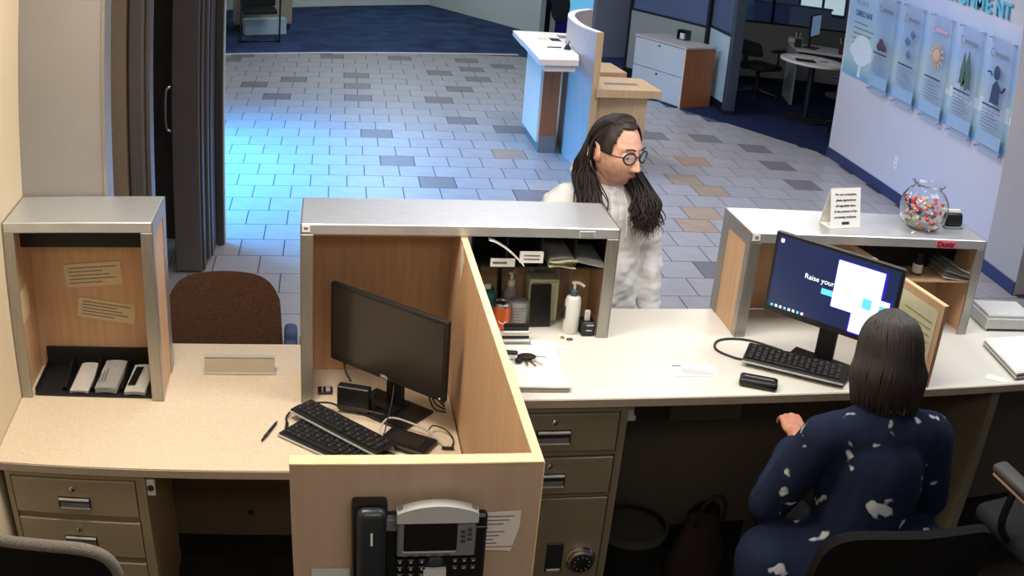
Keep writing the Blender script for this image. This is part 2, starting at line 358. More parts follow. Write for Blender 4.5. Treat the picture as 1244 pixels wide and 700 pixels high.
MB().box(.463, 3.60, YD - .003, YD + .004, Z2 - .031, Z2 - .004).build('front_edge', 'edge', d)
MB().box(.463, 3.60, 3.30, 3.325, .09, Z2 - .032).build('modesty_panel', 'umber', d)
MB().box(.463, 3.60, 3.27, 3.325, 0, .09).build('toe_kick', 'blackm', d)
MB().box(1.30, 1.60, 3.285, 3.30, .60, .72, bev=.002).build('cable_cover', 'olive', d)
MB().box(2.43, 2.47, 2.80, 3.30, 0.0, Z2 - .032).build('support_panel', 'olive', d)

# drawer pedestal under the low desk
def pull(parent, x0, x1, z0, z1, y):
    h = MB().box(x0, x1, y - .004, y + .004, z0, z1, bev=.002).build('handle', 'recess', parent)
    MB().box(x0 + .004, x1 - .004, y - .012, y - .003, z1 - .010, z1 - .003, bev=.001).build('handle_lip', 'silver', h)
    MB().box(x0 + .008, x1 - .006, y - .007, y - .003, z0 + .008, z0 + .026, bev=.001).build('card_window', 'grey', h)
    MB().box(x0 + .006, x1 - .004, y - .009, y - .003, z0 + .003, z0 + .008).build('handle_rim', 'silver', h)
def lock(parent, x, z, y):
    MB().lathe([(.010, 0), (.010, .010), (.006, .013)], 16, mx=Matrix.Translation((x, y, z)) @ Matrix.Rotation(PI / 2, 4, 'X')).build('lock', 'chrome', parent, smooth=40)
p = thing('drawer_pedestal', 'beige metal drawer pedestal under the low desk', 'drawers', (0, 0, 0))
MB().box(-1.098, -.592, 2.775, 3.262, .0, .722).build('body', 'beige', p)
MB().box(-1.098, -1.078, 2.757, 2.775, 0, .722).box(-.624, -.592, 2.757, 2.775, 0, .722).box(-1.078, -.624, 2.757, 2.775, .702, .722).build('front_frame', 'beige', p)
for z0, z1 in ((.556, .697), (.385, .533), (.06, .362)):
    q = MB().box(-1.074, -.628, 2.752, 2.776, z0, z1, bev=.003).build('drawer', 'beige', p)
    lock(q, -.848, z1 - .031, 2.752); 
    if z1 > .6: pull(q, -.908, -.790, z0 + .028, z0 + .074, 2.751)
    else: pull(q, -.908, -.790, z0 + .04, z0 + .086, 2.751)
s = thing('push_button', 'small white push button plate on the beige pedestal', 'button', (0, 0, 0))
MB().box(-.590, -.562, 2.763, 2.775, .640, .702, bev=.002).build('plate', 'plasticw', s)
MB().lathe([(.011, 0), (.011, .004)], 20, mx=Matrix.Translation((-.576, 2.763, .672)) @ Matrix.Rotation(PI / 2, 4, 'X')).lathe([(.008, 0), (.008, .006)], 20, mx=Matrix.Translation((-.576, 2.763, .672)) @ Matrix.Rotation(PI / 2, 4, 'X')).build('button', 'darkgrey', s, smooth=40)
MB().box(-.592, -.560, 2.775, 2.79, .640, .702).build('bracket', 'grey', s)

# safe cabinet under the tall counter
p = thing('safe_cabinet', 'olive grey metal cabinet with two drawers and a dial safe door', 'safe', (0, 0, 0))
MB().box(.475, .950, 2.775, 3.262, 0, .981).build('body', 'olive', p)
MB().box(.475, .497, 2.757, 2.775, 0, .981).box(.926, .950, 2.757, 2.775, 0, .981).box(.497, .926, 2.757, 2.775, .957, .981).box(.497, .926, 2.757, 2.775, .795, .809).box(.497, .926, 2.757, 2.775, .633, .640).build('front_frame', 'olive', p)
for z0, z1, hx in ((.812, .953, (.655, .768)), (.646, .788, (.655, .766))):
    q = MB().box(.501, .922, 2.752, 2.776, z0, z1, bev=.003).build('drawer', 'olive', p)
    lock(q, .709, z1 - .027, 2.752); pull(q, hx[0], hx[1], z0 + .030, z0 + .084, 2.751)
q = MB().box(.501, .922, 2.752, 2.776, .04, .629, bev=.003).build('safe_door', 'olive', p)
dl = MB().lathe([(.052, 0), (.052, .010), (.046, .014), (.046, .026), (.040, .030)], 32, mx=Matrix.Translation((.854, 2.752, .376)) @ Matrix.Rotation(PI / 2, 4, 'X')).build('dial', 'chrome', q, smooth=40)
MB().lathe([(.038, .026), (.038, .034), (.030, .036)], 32, mx=Matrix.Translation((.854, 2.752, .376)) @ Matrix.Rotation(PI / 2, 4, 'X')).build('dial_face', 'blackm', q, smooth=40)
for k in range(10):
    a = 2 * PI * k / 10; MB().box(-.0025, .0025, -.002, .001, .024, .030, mx=Matrix.Translation((.854, 2.716, .376)) @ Matrix.Rotation(a, 4, 'Y')).build('dial_key', 'grey', dl)
MB().box(.733, .792, 2.746, 2.755, .321, .445, bev=.003).build('handle', 'recess', q)
MB().box(.739, .786, 2.742, 2.747, .327, .336, bev=.001).build('handle_lip', 'silver', q)
s = MB().box(.955, .985, 2.80, 2.83, .905, .970, bev=.003).box(.955, .992, 2.795, 2.83, .895, .915, bev=.003).build('under_counter_bracket', 'silver'); tag(s, 'small pale bracket under the tall counter beside the safe', 'bracket')

# ================================================================== HUTCHES
def hutch(name, label, x0, x1, zl, zr, mx=None):
    """steel clad top on two sides; zl / zr: what the left and right side stand on"""
    h = thing(name, label, 'hutch', (0, 0, 0))
    MB().box(x0, x1, YF, YB, ZT - .037, ZT, bev=.003).build('top', 'steel', h)
    for a, b, zb, ww in ((x0, x0 + .020, zl, .040), (x1 - .020, x1, zr, .040)):
        MB().box(a, b, YF + .012, YB - .002, zb + .001, ZT - .037).build('side_panel', 'wood', h)
    for a, zb in ((x0, zl), (x1 - .040, zr)):
        MB().box(a, a + .040, YF, YF + .012, zb + .001, ZT - .037, bev=.0015).build('front_post', 'steelv', h)
    for s_, a, b, zb in ((-1, x0 - .003, x0, zl), (1, x1, x1 + .003, zr)):
        MB().box(a, b, YF, YF + .035, zb + .001, ZT).box(a, b, YB - .06, YB, zb + .001, ZT).box(a, b, YF + .035, YB - .06, ZT - .055, ZT).build('side_cladding', 'steelv', h)
    return h
hl = hutch('steel_hutch', 'narrow steel topped hutch against the wall with papers taped inside', -1.119, -.579, Z1, Z1)
MB().box(-1.099, -.599, 3.425, 3.441, Z1 + .001, ZT - .037).build('back_panel', 'wood', hl)
MB().box(-1.098, -.600, 3.30, 3.424, 1.285, ZT - .038).build('shelf_box', 'blackm', hl)
hc = hutch('steel_hutch', 'wide steel topped hutch spanning the desk divider', -.087, .972, Z1, Z2)
MB().box(-.067, .436, 3.425, 3.441, Z1 + .001, ZT - .037).build('back_panel', 'wood', hc)
MB().box(.461, .952, 3.410, 3.424, Z2 + .001, ZT - .037).build('back_panel', 'wood', hc)
MB().box(.4365, .4605, 3.1695, 3.441, .002, ZT - .037).build('inner_divider', 'wood', hc)
MB().box(.461, .475, 3.19, 3.41, Z2 + .001, ZT - .038).build('inner_side_panel', 'panelfab', hc)
MB().box(-.047, .436, YF + .001, YF + .014, ZT - .039, ZT - .037).build('lip', 'steelv', hc)
hr = hutch('steel_hutch', 'steel topped hutch carrying the fish bowl and tent card', 1.458, 2.499, Z2, Z2)
MB().box(1.478, 2.479, 3.425, 3.441, Z2 + .001, ZT - .037).build('back_panel', 'wood', hr)
MB().box(2.03, 2.477, 3.34, 3.424, 1.24, ZT - .038).build('shelf_back', 'blackm', hr)
MB().box(2.03, 2.477, 3.19, 3.424, 1.235, 1.241).build('shelf', 'wood', hr)
# small stickers and tags on the steel trims
st = MB().box(-.084, -.058, YF - .0025, YF - .001, 1.394, 1.416).build('sticker', 'white'); tag(st, 'tiny white sticker on the corner of the wide hutch', 'sticker')
MB().box(-.078, -.064, YF - .003, YF - .002, 1.402, 1.410).build('print', 'print_', st)
st = MB().box(1.462, 1.490, YF - .0025, YF - .001, 1.392, 1.416).build('sticker', 'white'); tag(st, 'tiny white sticker on the corner of the fish bowl hutch', 'sticker')
MB().box(1.470, 1.483, YF - .003, YF - .002, 1.398, 1.410).build('print', 'print_', st)
st = MB().box(.832, .888, YF - .004, YF - .001, 1.386, 1.412, bev=.001).build('label_tag', 'silver'); tag(st, 'silver embossed tag on the trim above the bottles', 'tag')
for k in range(3): MB().box(.837, .883, YF - .0048, YF - .004, 1.390 + k * .007, 1.393 + k * .007).build('print_line', 'print_', st)
st = MB().box(2.245, 2.345, YF - .004, YF - .001, 1.388, 1.414).build('name_tape', 'red'); tag(st, 'red tape with dark handwriting on the hutch edge', 'tape')
text('Dusty', .030, 'redink', st, (2.250, YF - .0045, 1.392), (PI / 2, 0, 0), bold=.0012, sx=1.15)

# ------------------------------------------------------------------ privacy partition (divider running back from the hutch plus the panel with the phone)
p = thing('privacy_partition', 'maple privacy partition with the telephone mounted on it', 'partition', (0, 0, 0))
MB().box(.439, .457, 1.86, 3.168, .002, 1.376).build('side_panel', 'wood', p)
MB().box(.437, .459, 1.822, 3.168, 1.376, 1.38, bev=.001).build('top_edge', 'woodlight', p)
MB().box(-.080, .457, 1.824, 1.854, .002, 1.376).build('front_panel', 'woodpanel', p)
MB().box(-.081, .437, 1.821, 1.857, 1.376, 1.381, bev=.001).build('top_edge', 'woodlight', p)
MB().box(.457, .460, 1.822, 1.858, .002, 1.376).build('corner_edge', 'woodlight', p)
MB().box(.459, .461, 2.02, 2.05, 1.30, 1.36).build('edge_clip', 'blackm', p)
p = thing('desk_divider', 'short maple divider beside the lit monitor', 'partition', (0, 0, 0))
a = math.atan2(2.052 - 1.945, 3.40 - 2.745); mx = Matrix.Translation((1.945, 3.40, 0)) @ Matrix.Rotation(a, 4, 'Z'); Ld = math.hypot(.107, .655)
MB().box(-.009, .009, -Ld, 0, Z2 + .001, 1.327, mx=mx).build('side_panel', 'wood', p)
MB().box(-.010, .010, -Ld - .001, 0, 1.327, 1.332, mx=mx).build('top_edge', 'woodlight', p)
n = MB().box(-.0115, -.010, -.64, -.42, 1.06, 1.30, mx=mx).build('notice_sheet', 'paperg'); tag(n, 'yellowish printed sheet on the short maple divider', 'paper')
for k in range(7): MB().box(-.0122, -.0114, -.62, -.46 - .03 * (k % 3), 1.09 + k * .026, 1.096 + k * .026, mx=mx).build('print_line', mat('ochre_ink', (176, 168, 96), .8, var=(60, .2)), n)

# ================================================================== THINGS ON THE LOW DESK
def lines(parent, m, x0, x1, y, zs, h=.004, vary=.4, name='print_line', rot=0, cx=0, cz=0):
    """printed lines on a sheet standing in the XZ plane"""
    for k, z in enumerate(zs):
        MB().box(x0, x1 - (x1 - x0) * vary * ((k * 37) % 10) / 10, y - .0006, y, z, z + h, mx=Matrix.Translation((cx, 0, cz)) @ Matrix.Rotation(rot, 4, 'Y')).build(name, m, parent)
def wall_sheet(label, c, w, h, rot, m='paper', y=3.4235, n=5, ink='print_'):
    o = MB().box(-w / 2, w / 2, y - .001, y, -h / 2, h / 2, mx=Matrix.Translation((c[0], 0, c[1])) @ Matrix.Rotation(rot, 4, 'Y')).build('taped_sheet', m); tag(o, label, 'paper')
    lines(o, ink, -w * .42, w * .42, y - .0011, [h * (.32 - .64 * k / max(1, n - 1)) - .002 for k in range(n)], .0035, rot=rot, cx=c[0], cz=c[1]); return o
wall_sheet('cream slip taped higher inside the narrow hutch, tilted slightly upward', (-.858, 1.133), .222, .090, math.radians(-4))
wall_sheet('cream slip taped lower inside the narrow hutch, tilted downward', (-.817, .992), .222, .078, math.radians(8), 'paper')
o = MB().box(-1.0975, -1.0962, 3.22, 3.33, 1.02, 1.14).build('taped_sheet', 'paper'); tag(o, 'small cream sheet on the side panel of the narrow hutch', 'paper')
# black tray with three pads
t = thing('form_tray', 'black plastic form tray inside the narrow hutch', 'tray', (0, 0, Z1 + .0012))
MB().box(-1.070, -.622, 3.19, 3.42, 0, .006, bev=.001).build('base', 'blackm', t)
MB().box(-1.070, -.622, 3.405, 3.42, .006, .085).build('back_wall', 'blackm', t)
MB().box(-1.070, -1.066, 3.19, 3.405, .006, .03).build('rim', 'blackm', t); MB().box(-.626, -.622, 3.19, 3.405, .006, .03).build('rim', 'blackm', t)
for x in (-.958, -.848, -.738): 
    MB().grid(lambda u, v, x=x: (x - .012 + .024 * u, 3.215 + .18 * v, .006 + .055 * math.sin(PI * min(1, max(0, u)) ) * (.35 + .65 * v)), 7, 5).build('slot_fin', 'black', t, smooth=True)
def pad(label, x0, x1, y0, y1, n, m, ink, skew=.02):
    o = thing('form_pad', label, 'paper pad', (0, 0, Z1 + .008), group='form pads in the black tray')
    def sh(z): return lambda u, v: (x0 + (x1 - x0) * u + skew * v, y0 + (y1 - y0) * v, z + .030 * v + .004 * math.sin(u * PI))
    for k in range(n): MB().sheet(sh(.002 + k * .004), 5, 5, .003).build('sheet', m if k == n - 1 else 'papergrey', o, smooth=30)
    return o
o = pad('plain white form pad leaning in the black tray', -.935, -.865, 3.20, 3.36, 3, 'white', None)
o = pad('thick printed form pad in the middle of the black tray', -.838, -.758, 3.205, 3.36, 6, 'papergrey', None)
for k in range(3): MB().box(-.828 + k * .012, -.824 + k * .012, 3.23, 3.33, .037 + .004 * k, .0385 + .004 * k, mx=Matrix.Translation((0, 0, 0))).build('print_line', 'print_', o)
o = pad('form pad with a black block printed on it in the tray', -.726, -.650, 3.195, 3.345, 4, 'white', None)
MB().sheet(lambda u, v: (-.716 + .028 * u + .02 * v, 3.225 + .10 * v, .0215 + .03 * (v * .67 + .2)), 3, 4, .001).build('black_print', 'blackm', o)
# name plate holder
t = thing('name_plate', 'blank grey name plate holder standing on the low desk', 'name plate', (-.322, 3.385, Z1 + .0005))
MB().box(-.130, .130, -.004, .004, .002, .066, bev=.001, mx=Matrix.Rotation(math.radians(-14), 4, 'X')).build('plate', mat('plate_grey', (176, 168, 148), .5, var=(10, .04)), t)
MB().box(-.133, .133, -.008, .006, .063, .070, mx=Matrix.Rotation(math.radians(-14), 4, 'X')).box(-.133, .133, -.010, .010, 0, .006, mx=Matrix.Rotation(math.radians(-14), 4, 'X')).build('rail', 'silver', t)
MB().box(-.133, .136, -.004, .045, 0, .003).build('foot', 'silver', t)
# pen
a = math.atan2(3.03 - 2.908, .045)
t = thing('pen', 'black ballpoint pen lying on the low desk', 'pen', (-.1925, 2.969, Z1 + .0065), a)
MB().tube([(-.066, 0, 0), (-.058, 0, 0), (-.03, 0, 0), (.05, 0, 0), (.058, 0, 0)], [.0012, .004, .0055, .005, .004], 10).build('barrel', 'black', t, smooth=40)
MB().tube([(-.03, 0, 0), (-.012, 0, 0)], .0058, 10).build('grip', 'darkgrey', t, smooth=40)
MB().box(.008, .052, -.001, .001, .0045, .0068).build('clip', 'chrome', t); MB().tube([(.058, 0, 0), (.068, 0, 0)], .003, 8).build('button', 'chrome', t, smooth=40)
# wall socket plate at the hutch foot
t = MB().box(-.032, .020, 3.23, 3.28, Z1 + .0012, Z1 + .008, bev=.001).build('desk_clip', 'black'); tag(t, 'small black clip on the desk at the foot of the wide hutch', 'clip')
MB().box(-.018, -.014, 3.235, 3.275, Z1 + .008, Z1 + .018).box(-.004, .012, 3.24, 3.27, Z1 + .008, Z1 + .011).build('prong', 'silver', t)

def monitor(name, label, tl, tr, ztop, zbot, on, zb, foot, footrot):
    """flat monitor whose top corners stand at tl, tr"""
    cx, cy = (tl[0] + tr[0]) / 2, (tl[1] + tr[1]) / 2; w = math.dist(tl, tr); h = ztop - zbot
    ang = math.atan2(tr[1] - tl[1], tr[0] - tl[0])
    t = thing(name, label, 'monitor', (cx, cy, zb + .001), ang); z0 = zbot - zb - .001
    MB().box(-w / 2, w / 2, .004, .016, z0, z0 + h, bev=.003).box(-w * .36, w * .36, .016, .046, z0 + h * .12, z0 + h * .88, bev=.008).build('casing', 'black', t, smooth=30)
    MB().box(-w / 2, w / 2, -.004, .004, z0, z0 + h, bev=.0015).build('bezel', 'black', t)
    sc = MB().box(-w / 2 + .012, w / 2 - .012, -.0052, -.003, z0 + .022, z0 + h - .012).build('screen', on, t)
    MB().box(-.035, .035, .046, .066, .012, z0 + h * .55, bev=.004).build('stand_neck', 'black', t)
    MB().poly([(-.125, -.06), (.125, -.06), (.125, .11), (-.125, .11)], 0, .010).poly([(-.04, .0), (.04, .0), (.035, .09), (-.035, .09)], .010, .016).build('stand_base', 'black', t)
    MB().box(w / 2 - .022, w / 2 - .016, -.0055, -.004, z0 + .007, z0 + .013).build('power_light', 'plasticw', t)
    return t, sc, w, h, z0
m1, sc, w, h, z0 = monitor('monitor', 'switched off black monitor on the low desk', (.0157, 3.260), (.384, 2.937), 1.183, .894, 'screen_off', Z1, None, 0)
text('DELL', .014, 'silver', m1, (-.02, -.0045, z0 + .006), (PI / 2, 0, 0), bold=.0006)
# docking box in front of the monitor foot
t = thing('docking_box', 'small black box standing on the low desk by the monitor foot', 'dock', (0.098, 3.105, Z1 + .012), math.radians(-18))
MB().box(-.062, .052, -.018, .018, 0, .092, bev=.004).build('casing', 'black', t); MB().box(-.058, .048, -.0195, -.017, .006, .020).build('vent', 'darkgrey', t)
MB().box(.052, .070, -.012, .012, .06, .074).build('plug', 'black', t)
# keyboards
def keyboard(label, loc, ang, tilt=0, w=.44, d=.145, rows=6, cols=18, zt=0):
    t = thing('keyboard', label, 'keyboard', loc, ang); t.rotation_euler = (tilt, 0, ang)
    MB().box(-w / 2, w / 2, -d / 2, d / 2, 0, .014, bev=.004).build('casing', 'black', t)
    MB().box(-w / 2, w / 2, -d / 2 - .003, -d / 2 + .001, .002, .008).build('front_strip', 'silver', t)
    me = None
    for r in range(rows):
        for c in range(cols):
            x = -w / 2 + .014 + (w - .028) * (c + .5) / cols; y = -d / 2 + .014 + (d - .028) * (r + .5) / rows
            if r == 0 and 4 <= c <= 9:
                if c != 4: continue
                MB().box(x - .009, x + .11, y - .008, y + .007, .014, .019, bev=.002).build('space_bar', 'key', t); continue
            if me is None:
                k = MB().box(-.0092, .0092, -.0078, .0078, .0, .005, bev=.002).build('key', 'key', t); me = k.data
            else:
                k = mkobj('key', me, None, t)
            k.location = (x, y, .014)
            if (r * 7 + c * 3) % 2 == 0: MB().box(-.003, .001, -.001, .003, .005, .0055).build('key_print', 'print_', k)
    return t
ka = math.atan2(2.834 - 2.945, -.033 + .164)
kdir = Vector((math.cos(ka), math.sin(ka))); kup = Vector((-math.sin(ka), math.cos(ka)))
c0 = Vector((-.164, 2.945)) + kdir * .22 + kup * .075
keyboard('lower black keyboard with pale key letters on the low desk', (c0.x, c0.y, Z1 + .003), ka)
ka2 = math.atan2(2.834 - 3.119, .131 + .111) * .92
kdir = Vector((math.cos(ka2), math.sin(ka2))); kup = Vector((-math.sin(ka2), math.cos(ka2)))
c0 = Vector((-.105, 3.085)) + kdir * .20 + kup * .02
keyboard('upper black keyboard resting on top of another keyboard', (c0.x, c0.y, Z1 + .026), ka2, 0, .40, .10, 4, 16)
t = thing('signature_pad', 'black signature pad lying beside the keyboards', 'signature pad', (.262, 2.895, Z1 + .002), math.radians(-32))
MB().box(-.085, .085, -.055, .055, 0, .018, bev=.005).build('casing', 'black', t); MB().box(-.055, .055, -.035, .03, .018, .0195).build('screen', 'screen_off', t)
MB().box(-.08, -.02, -.058, -.053, .004, .010).build('front_strip', 'silver', t)
def cable(label, pts, r=.0035, m='cable', name='cable', plug=None, group=None):
    t = thing(name, label, 'cable', (0, 0, 0), group=group)
    MB().tube(cr(pts, 7), r, 8).build('cord', m, t, smooth=True)
    if plug: MB().tube(plug, [.006, .006], 8).build('plug', 'black', t, smooth=40)
    return t
z = Z1 + .0045
cable('black cable with a plug lying across the low desk to the dock', [(-.135, 3.02, z), (-.135, 3.07, z + .006), (-.09, 3.13, z + .012), (0, 3.125, z + .024), (.05, 3.082, z + .032), (.11, 3.055, z + .038), (.20, 3.022, z + .034)], .0035, plug=[(-.136, 2.985, z + .002), (-.135, 3.025, z + .002)])
cable('black cable hanging from the dark monitor into the dock', [(.075, 3.235, .93), (.062, 3.235, .90), (.066, 3.21, .865), (.082, 3.16, .855)], .004)
cable('pale cable looping over the signature pad', [(.18, 2.90, z + .026), (.175, 2.94, z + .034), (.21, 2.985, z + .045), (.28, 2.975, z + .03), (.34, 2.93, z + .02), (.385, 2.865, z)], .0035, 'cablew')
cable('thin black cable looping beside the maple divider', [(.335, 2.945, z + .02), (.355, 2.975, z + .02), (.395, 2.96, z + .012), (.415, 2.91, z + .006), (.405, 2.87, z), (.385, 2.86, z)], .0025, plug=[(.372, 2.862, z + .003), (.412, 2.858, z + .003)])
cable('thin black cable crossing in front of the monitor stand', [(.225, 3.05, .90), (.215, 3.0, .86), (.20, 2.96, .82), (.185, 2.92, z + .02), (.16, 2.89, z + .018)], .002)
for k in range(4): cable('tangled black cable behind the monitor foot', [(.30 + .01 * k, 3.14, .93), (.32 + .012 * k, 3.15 + .01 * k, .88), (.345 + .012 * k, 3.13 + .015 * k, .83 - .01 * k), (.37 + .008 * k, 3.11 + .02 * k, z + .01 + .006 * k), (.41, 3.09 + .02 * k, z + .004)], .0028, group='tangled cables behind the dark monitor')

# ================================================================== THINGS IN THE WIDE HUTCH, RIGHT HALF
# black pigeon-hole sorter hanging under the top
t = thing('form_sorter', 'black pigeon hole form sorter under the wide hutch top', 'sorter', (0, 0, 0))
MB().box(.480, .948, 3.20, 3.405, 1.262, 1.268).build('shelf', 'blackm', t); MB().box(.480, .948, 3.395, 3.405, 1.268, 1.382).build('back', 'blackm', t)
for x in (.480, .597, .714, .831, .944): MB().box(x, x + .004, 3.20, 3.395, 1.268, 1.382).build('slot_wall', 'blackm', t)
o = MB().box(.545, .627, 3.193, 3.199, 1.270, 1.298).build('slot_label', 'white', None); tag(o, 'white printed label on the sorter under the curled leaflet', 'label'); MB().box(.552, .60, 3.1922, 3.193, 1.280, 1.288).build('print_line', 'print_', o)
o = MB().sheet(lambda u, v: (.53 + .125 * u, 3.172 + .022 * v, 1.372 - .092 * u ** 1.5 + .004 * v), 8, 4, .003).build('leaflet', 'white', None, smooth=30); tag(o, 'white leaflet curling down out of the black sorter', 'leaflet'); o.location = (0, -.006, 0)
o = MB().box(.642, .722, 3.193, 3.199, 1.285, 1.325).build('slot_label', 'white'); tag(o, 'white label with two printed lines on the sorter', 'label')
for k in range(2): MB().box(.655, .71, 3.1922, 3.193, 1.296 + k * .013, 1.301 + k * .013).build('print_line', 'print_', o)
t = thing('form_stack', 'stack of yellowish forms in the sorter', 'forms', (0, 0, 0))
for k in range(6):
    MB().sheet(lambda u, v, k=k: (.742 + .0018 * k + .094 * u, 3.180 + .006 * ((k * 3) % 4) + .19 * v, 1.2705 + .005 * k + .004 * math.sin(u * 5 + k) * (1 - v) + .0035), 6, 3, .003).build('sheet', ('paperg', 'papergrey')[k % 2], t, smooth=30)
t = thing('form_stack', 'stack of grey forms in the last slot of the sorter', 'forms', (0, 0, 0))
for k in range(4): MB().sheet(lambda u, v, k=k: (.846 + .092 * u, 3.185 + .004 * k + .19 * v, 1.2705 + .004 * k + .020 * (1 - u) * (1 - v) + .002), 6, 3, .003).build('sheet', 'papergrey', t, smooth=30)
zb = Z2 + .001
# drink can
t = thing('drink_can', 'orange drink can inside the wide hutch', 'can', (.607, 3.256, zb))
MB().lathe([(.024, 0), (.030, .006), (.031, .012), (.031, .085)], 24).build('body', 'orange', t, smooth=40)
MB().lathe([(.031, .085), (.027, .096), (.0275, .098), (.026, .098), (.025, .094), (.001, .094)], 24).build('lid', 'chrome', t, smooth=40)
MB().lathe([(.008, .0945), (.008, .096)], 12, loc=(0, .006, 0)).build('opening', 'blackm', t)
MB().tube([(.024 * math.sin(a_), -.0315 * math.cos(a_), .028 + .02 * abs(a_) ** 1.5) for a_ in (-.6, -.3, 0, .3, .6)], .0022, 6).build('logo_swoosh', 'white', t)
# pump sanitiser in front of a printed grey canister
t = thing('printed_canister', 'grey printed canister beside the orange can', 'canister', (.668, 3.285, zb))
MB().lathe([(.034, 0), (.036, .004), (.036, .088), (.033, .092)], 28).build('body', 'plasticg', t, smooth=40)
for k in range(6): MB().grid(lambda u, v, k=k: (.0364 * math.sin(-.6 + 1.2 * u * (.6 + .08 * k)), -.0364 * math.cos(-.6 + 1.2 * u * (.6 + .08 * k)), .018 + .011 * k + .003 * v), 8, 2).build('print_line', 'print_', t)
def pump(t, z, m, mcol, out):
    MB().lathe([(.013, z), (.014, z + .004), (.014, z + .020), (.010, z + .024)], 20).build('collar', mcol, t, smooth=40)
    MB().lathe([(.005, z + .024), (.005, z + .044)], 12).tube(cr([(-.010 * out, 0, z + .047), (0, 0, z + .050), (.018 * out, 0, z + .048), (.034 * out, 0, z + .038)], 4), [.007] * 5 + [.006] * 4 + [.0045] * 4, 10).build('pump_head', m, t, smooth=40)
t = thing('pump_bottle', 'clear hand pump bottle with a white pump behind the orange can', 'bottle', (.650, 3.345, zb), math.radians(60))
MB().lathe([(.022, 0), (.024, .004), (.024, .105), (.013, .122)], 24).build('body', 'plasticg', t, smooth=40); pump(t, .122, 'plasticw', 'plasticw', 1)
t = thing('lotion_bottle', 'tall white lotion bottle with a slate blue collar', 'bottle', (.850, 3.225, zb), math.radians(-20))
MB().lathe([(.026, 0), (.028, .004), (.028, .118), (.024, .132), (.014, .138)], 28).build('body', 'plasticw', t, smooth=40); pump(t, .138, 'plasticw', 'bluecap', 1)
MB().grid(lambda u, v: (.0284 * math.sin(-1.7 + .9 * u), -.0284 * math.cos(-1.7 + .9 * u), .05 + .05 * v), 8, 2).build('label_print', 'bluecap', t)
# calculator stand and a phone leaning on it
t = thing('card_box', 'pale green plastic box stood upright behind a black phone', 'box', (.760, 3.335, zb), 0)
MB().box(-.055, .055, -.035, .035, 0, .165, bev=.008, seg=2).build('body', 'greenbox', t); MB().box(-.043, .043, -.037, -.034, .01, .155, bev=.001).build('front_plate', mat('pale_olive_plastic', (176, 184, 150), .5, var=(20, .06)), t)
t = thing('smartphone', 'black smartphone leaning upright on the pale green box', 'phone', (.748, 3.262, zb + .001)); t.rotation_euler = (math.radians(-12), 0, math.radians(2))
MB().box(-.037, .037, -.004, .004, 0, .152, bev=.004, seg=2).build('casing', 'black', t, smooth=30); MB().box(-.034, .034, -.0046, -.003, .004, .148).build('screen', 'lcd', t)
o = MB().box(-.05, .05, 0, .0015, 0, .22, mx=Matrix.Translation((.785, 3.385, zb)) @ Matrix.Rotation(math.radians(-4), 4, 'X')).build('upright_sheet', 'papergrey'); tag(o, 'grey ruled sheet standing behind the pale green box', 'paper')
for k in range(4): MB().box(-.03 + k * .02, -.0292 + k * .02, -.001, .0, .16, .215, mx=Matrix.Translation((.785, 3.385, zb)) @ Matrix.Rotation(math.radians(-4), 4, 'X')).build('ruled_line', 'print_', o)
o = MB().box(.725, .733, 3.37, 3.405, zb, zb + .215).build('upright_folder', 'papergrey'); tag(o, 'thin pale folder standing on edge behind the phone', 'folder')
o = MB().sheet(lambda u, v: (.838 + .026 * u + .006 * math.sin(v * 5), 3.33 + .03 * u, zb + .18 * v + .002), 5, 8, .002).build('plastic_bag', 'plasticg', None, smooth=True); tag(o, 'crumpled clear plastic sleeve between the box and the lotion bottle', 'sleeve')
o = thing('tissue_pack', 'teal packet behind the maple divider', 'packet', (.560, 3.33, zb)); MB().box(-.03, .03, -.03, .03, 0, .115, bev=.006).build('pack', 'teal', o); MB().box(-.015, .015, -.012, .012, .115, .135, bev=.004).build('flap', 'white', o)
for k, (x, tl, c) in enumerate(((.545, .17, 'slim black marker behind the teal packet'), (.622, .16, 'black marker standing behind the white pump'))):
    o = thing('marker', c, 'pen', (x, 3.385, zb)); MB().tube([(0, 0, 0), (-.006, 0, tl * .7)], .007, 10).build('barrel', 'black', o, smooth=40); MB().tube([(-.006, 0, tl * .7), (-.010, 0, tl + .02)], [.008, .006], 10).build('cap', 'blackm', o, smooth=40)
t = thing('tape_dispenser', 'small black dispenser box at the foot of the hutch post', 'dispenser', (.905, 3.205, zb))
MB().box(-.024, .024, -.022, .035, 0, .052, bev=.004).build('body', 'black', t); MB().box(-.012, .006, -.004, .010, .052, .088, bev=.001).build('paper_roll', 'papergrey', t); MB().box(-.008, .018, -.0235, -.021, .040, .044).box(-.008, .012, -.0235, -.021, .020, .024).build('slot_strip', 'silver', t)
# card holder with four cards
t = thing('card_holder', 'clear card holder with stacked striped cards by the divider', 'card holder', (.640, 3.130, zb))
MB().box(-.06, .052, -.04, .02, 0, .004).build('base', 'plasticg', t); MB().box(-.06, -.056, -.04, .02, .004, .05).build('side', 'plasticg', t)
for k in range(4): MB().box(-.052 + .004 * k, .045, -.012 + .010 * k, -.004 + .010 * k, .008 + .010 * k, .016 + .011 * k, bev=.001).build('card', ('white', 'ink')[k % 2], t)
MB().box(-.04, .048, .022, .028, .05, .062).build('top_card', 'blackm', t)
o = MB().poly([(.668, 3.105), (.760, 3.090), (.815, 3.085), (.765, 3.150), (.700, 3.155)], zb, zb + .0012).build('note_sheet', 'white'); tag(o, 'blank cream note lying in front of the phone', 'paper')
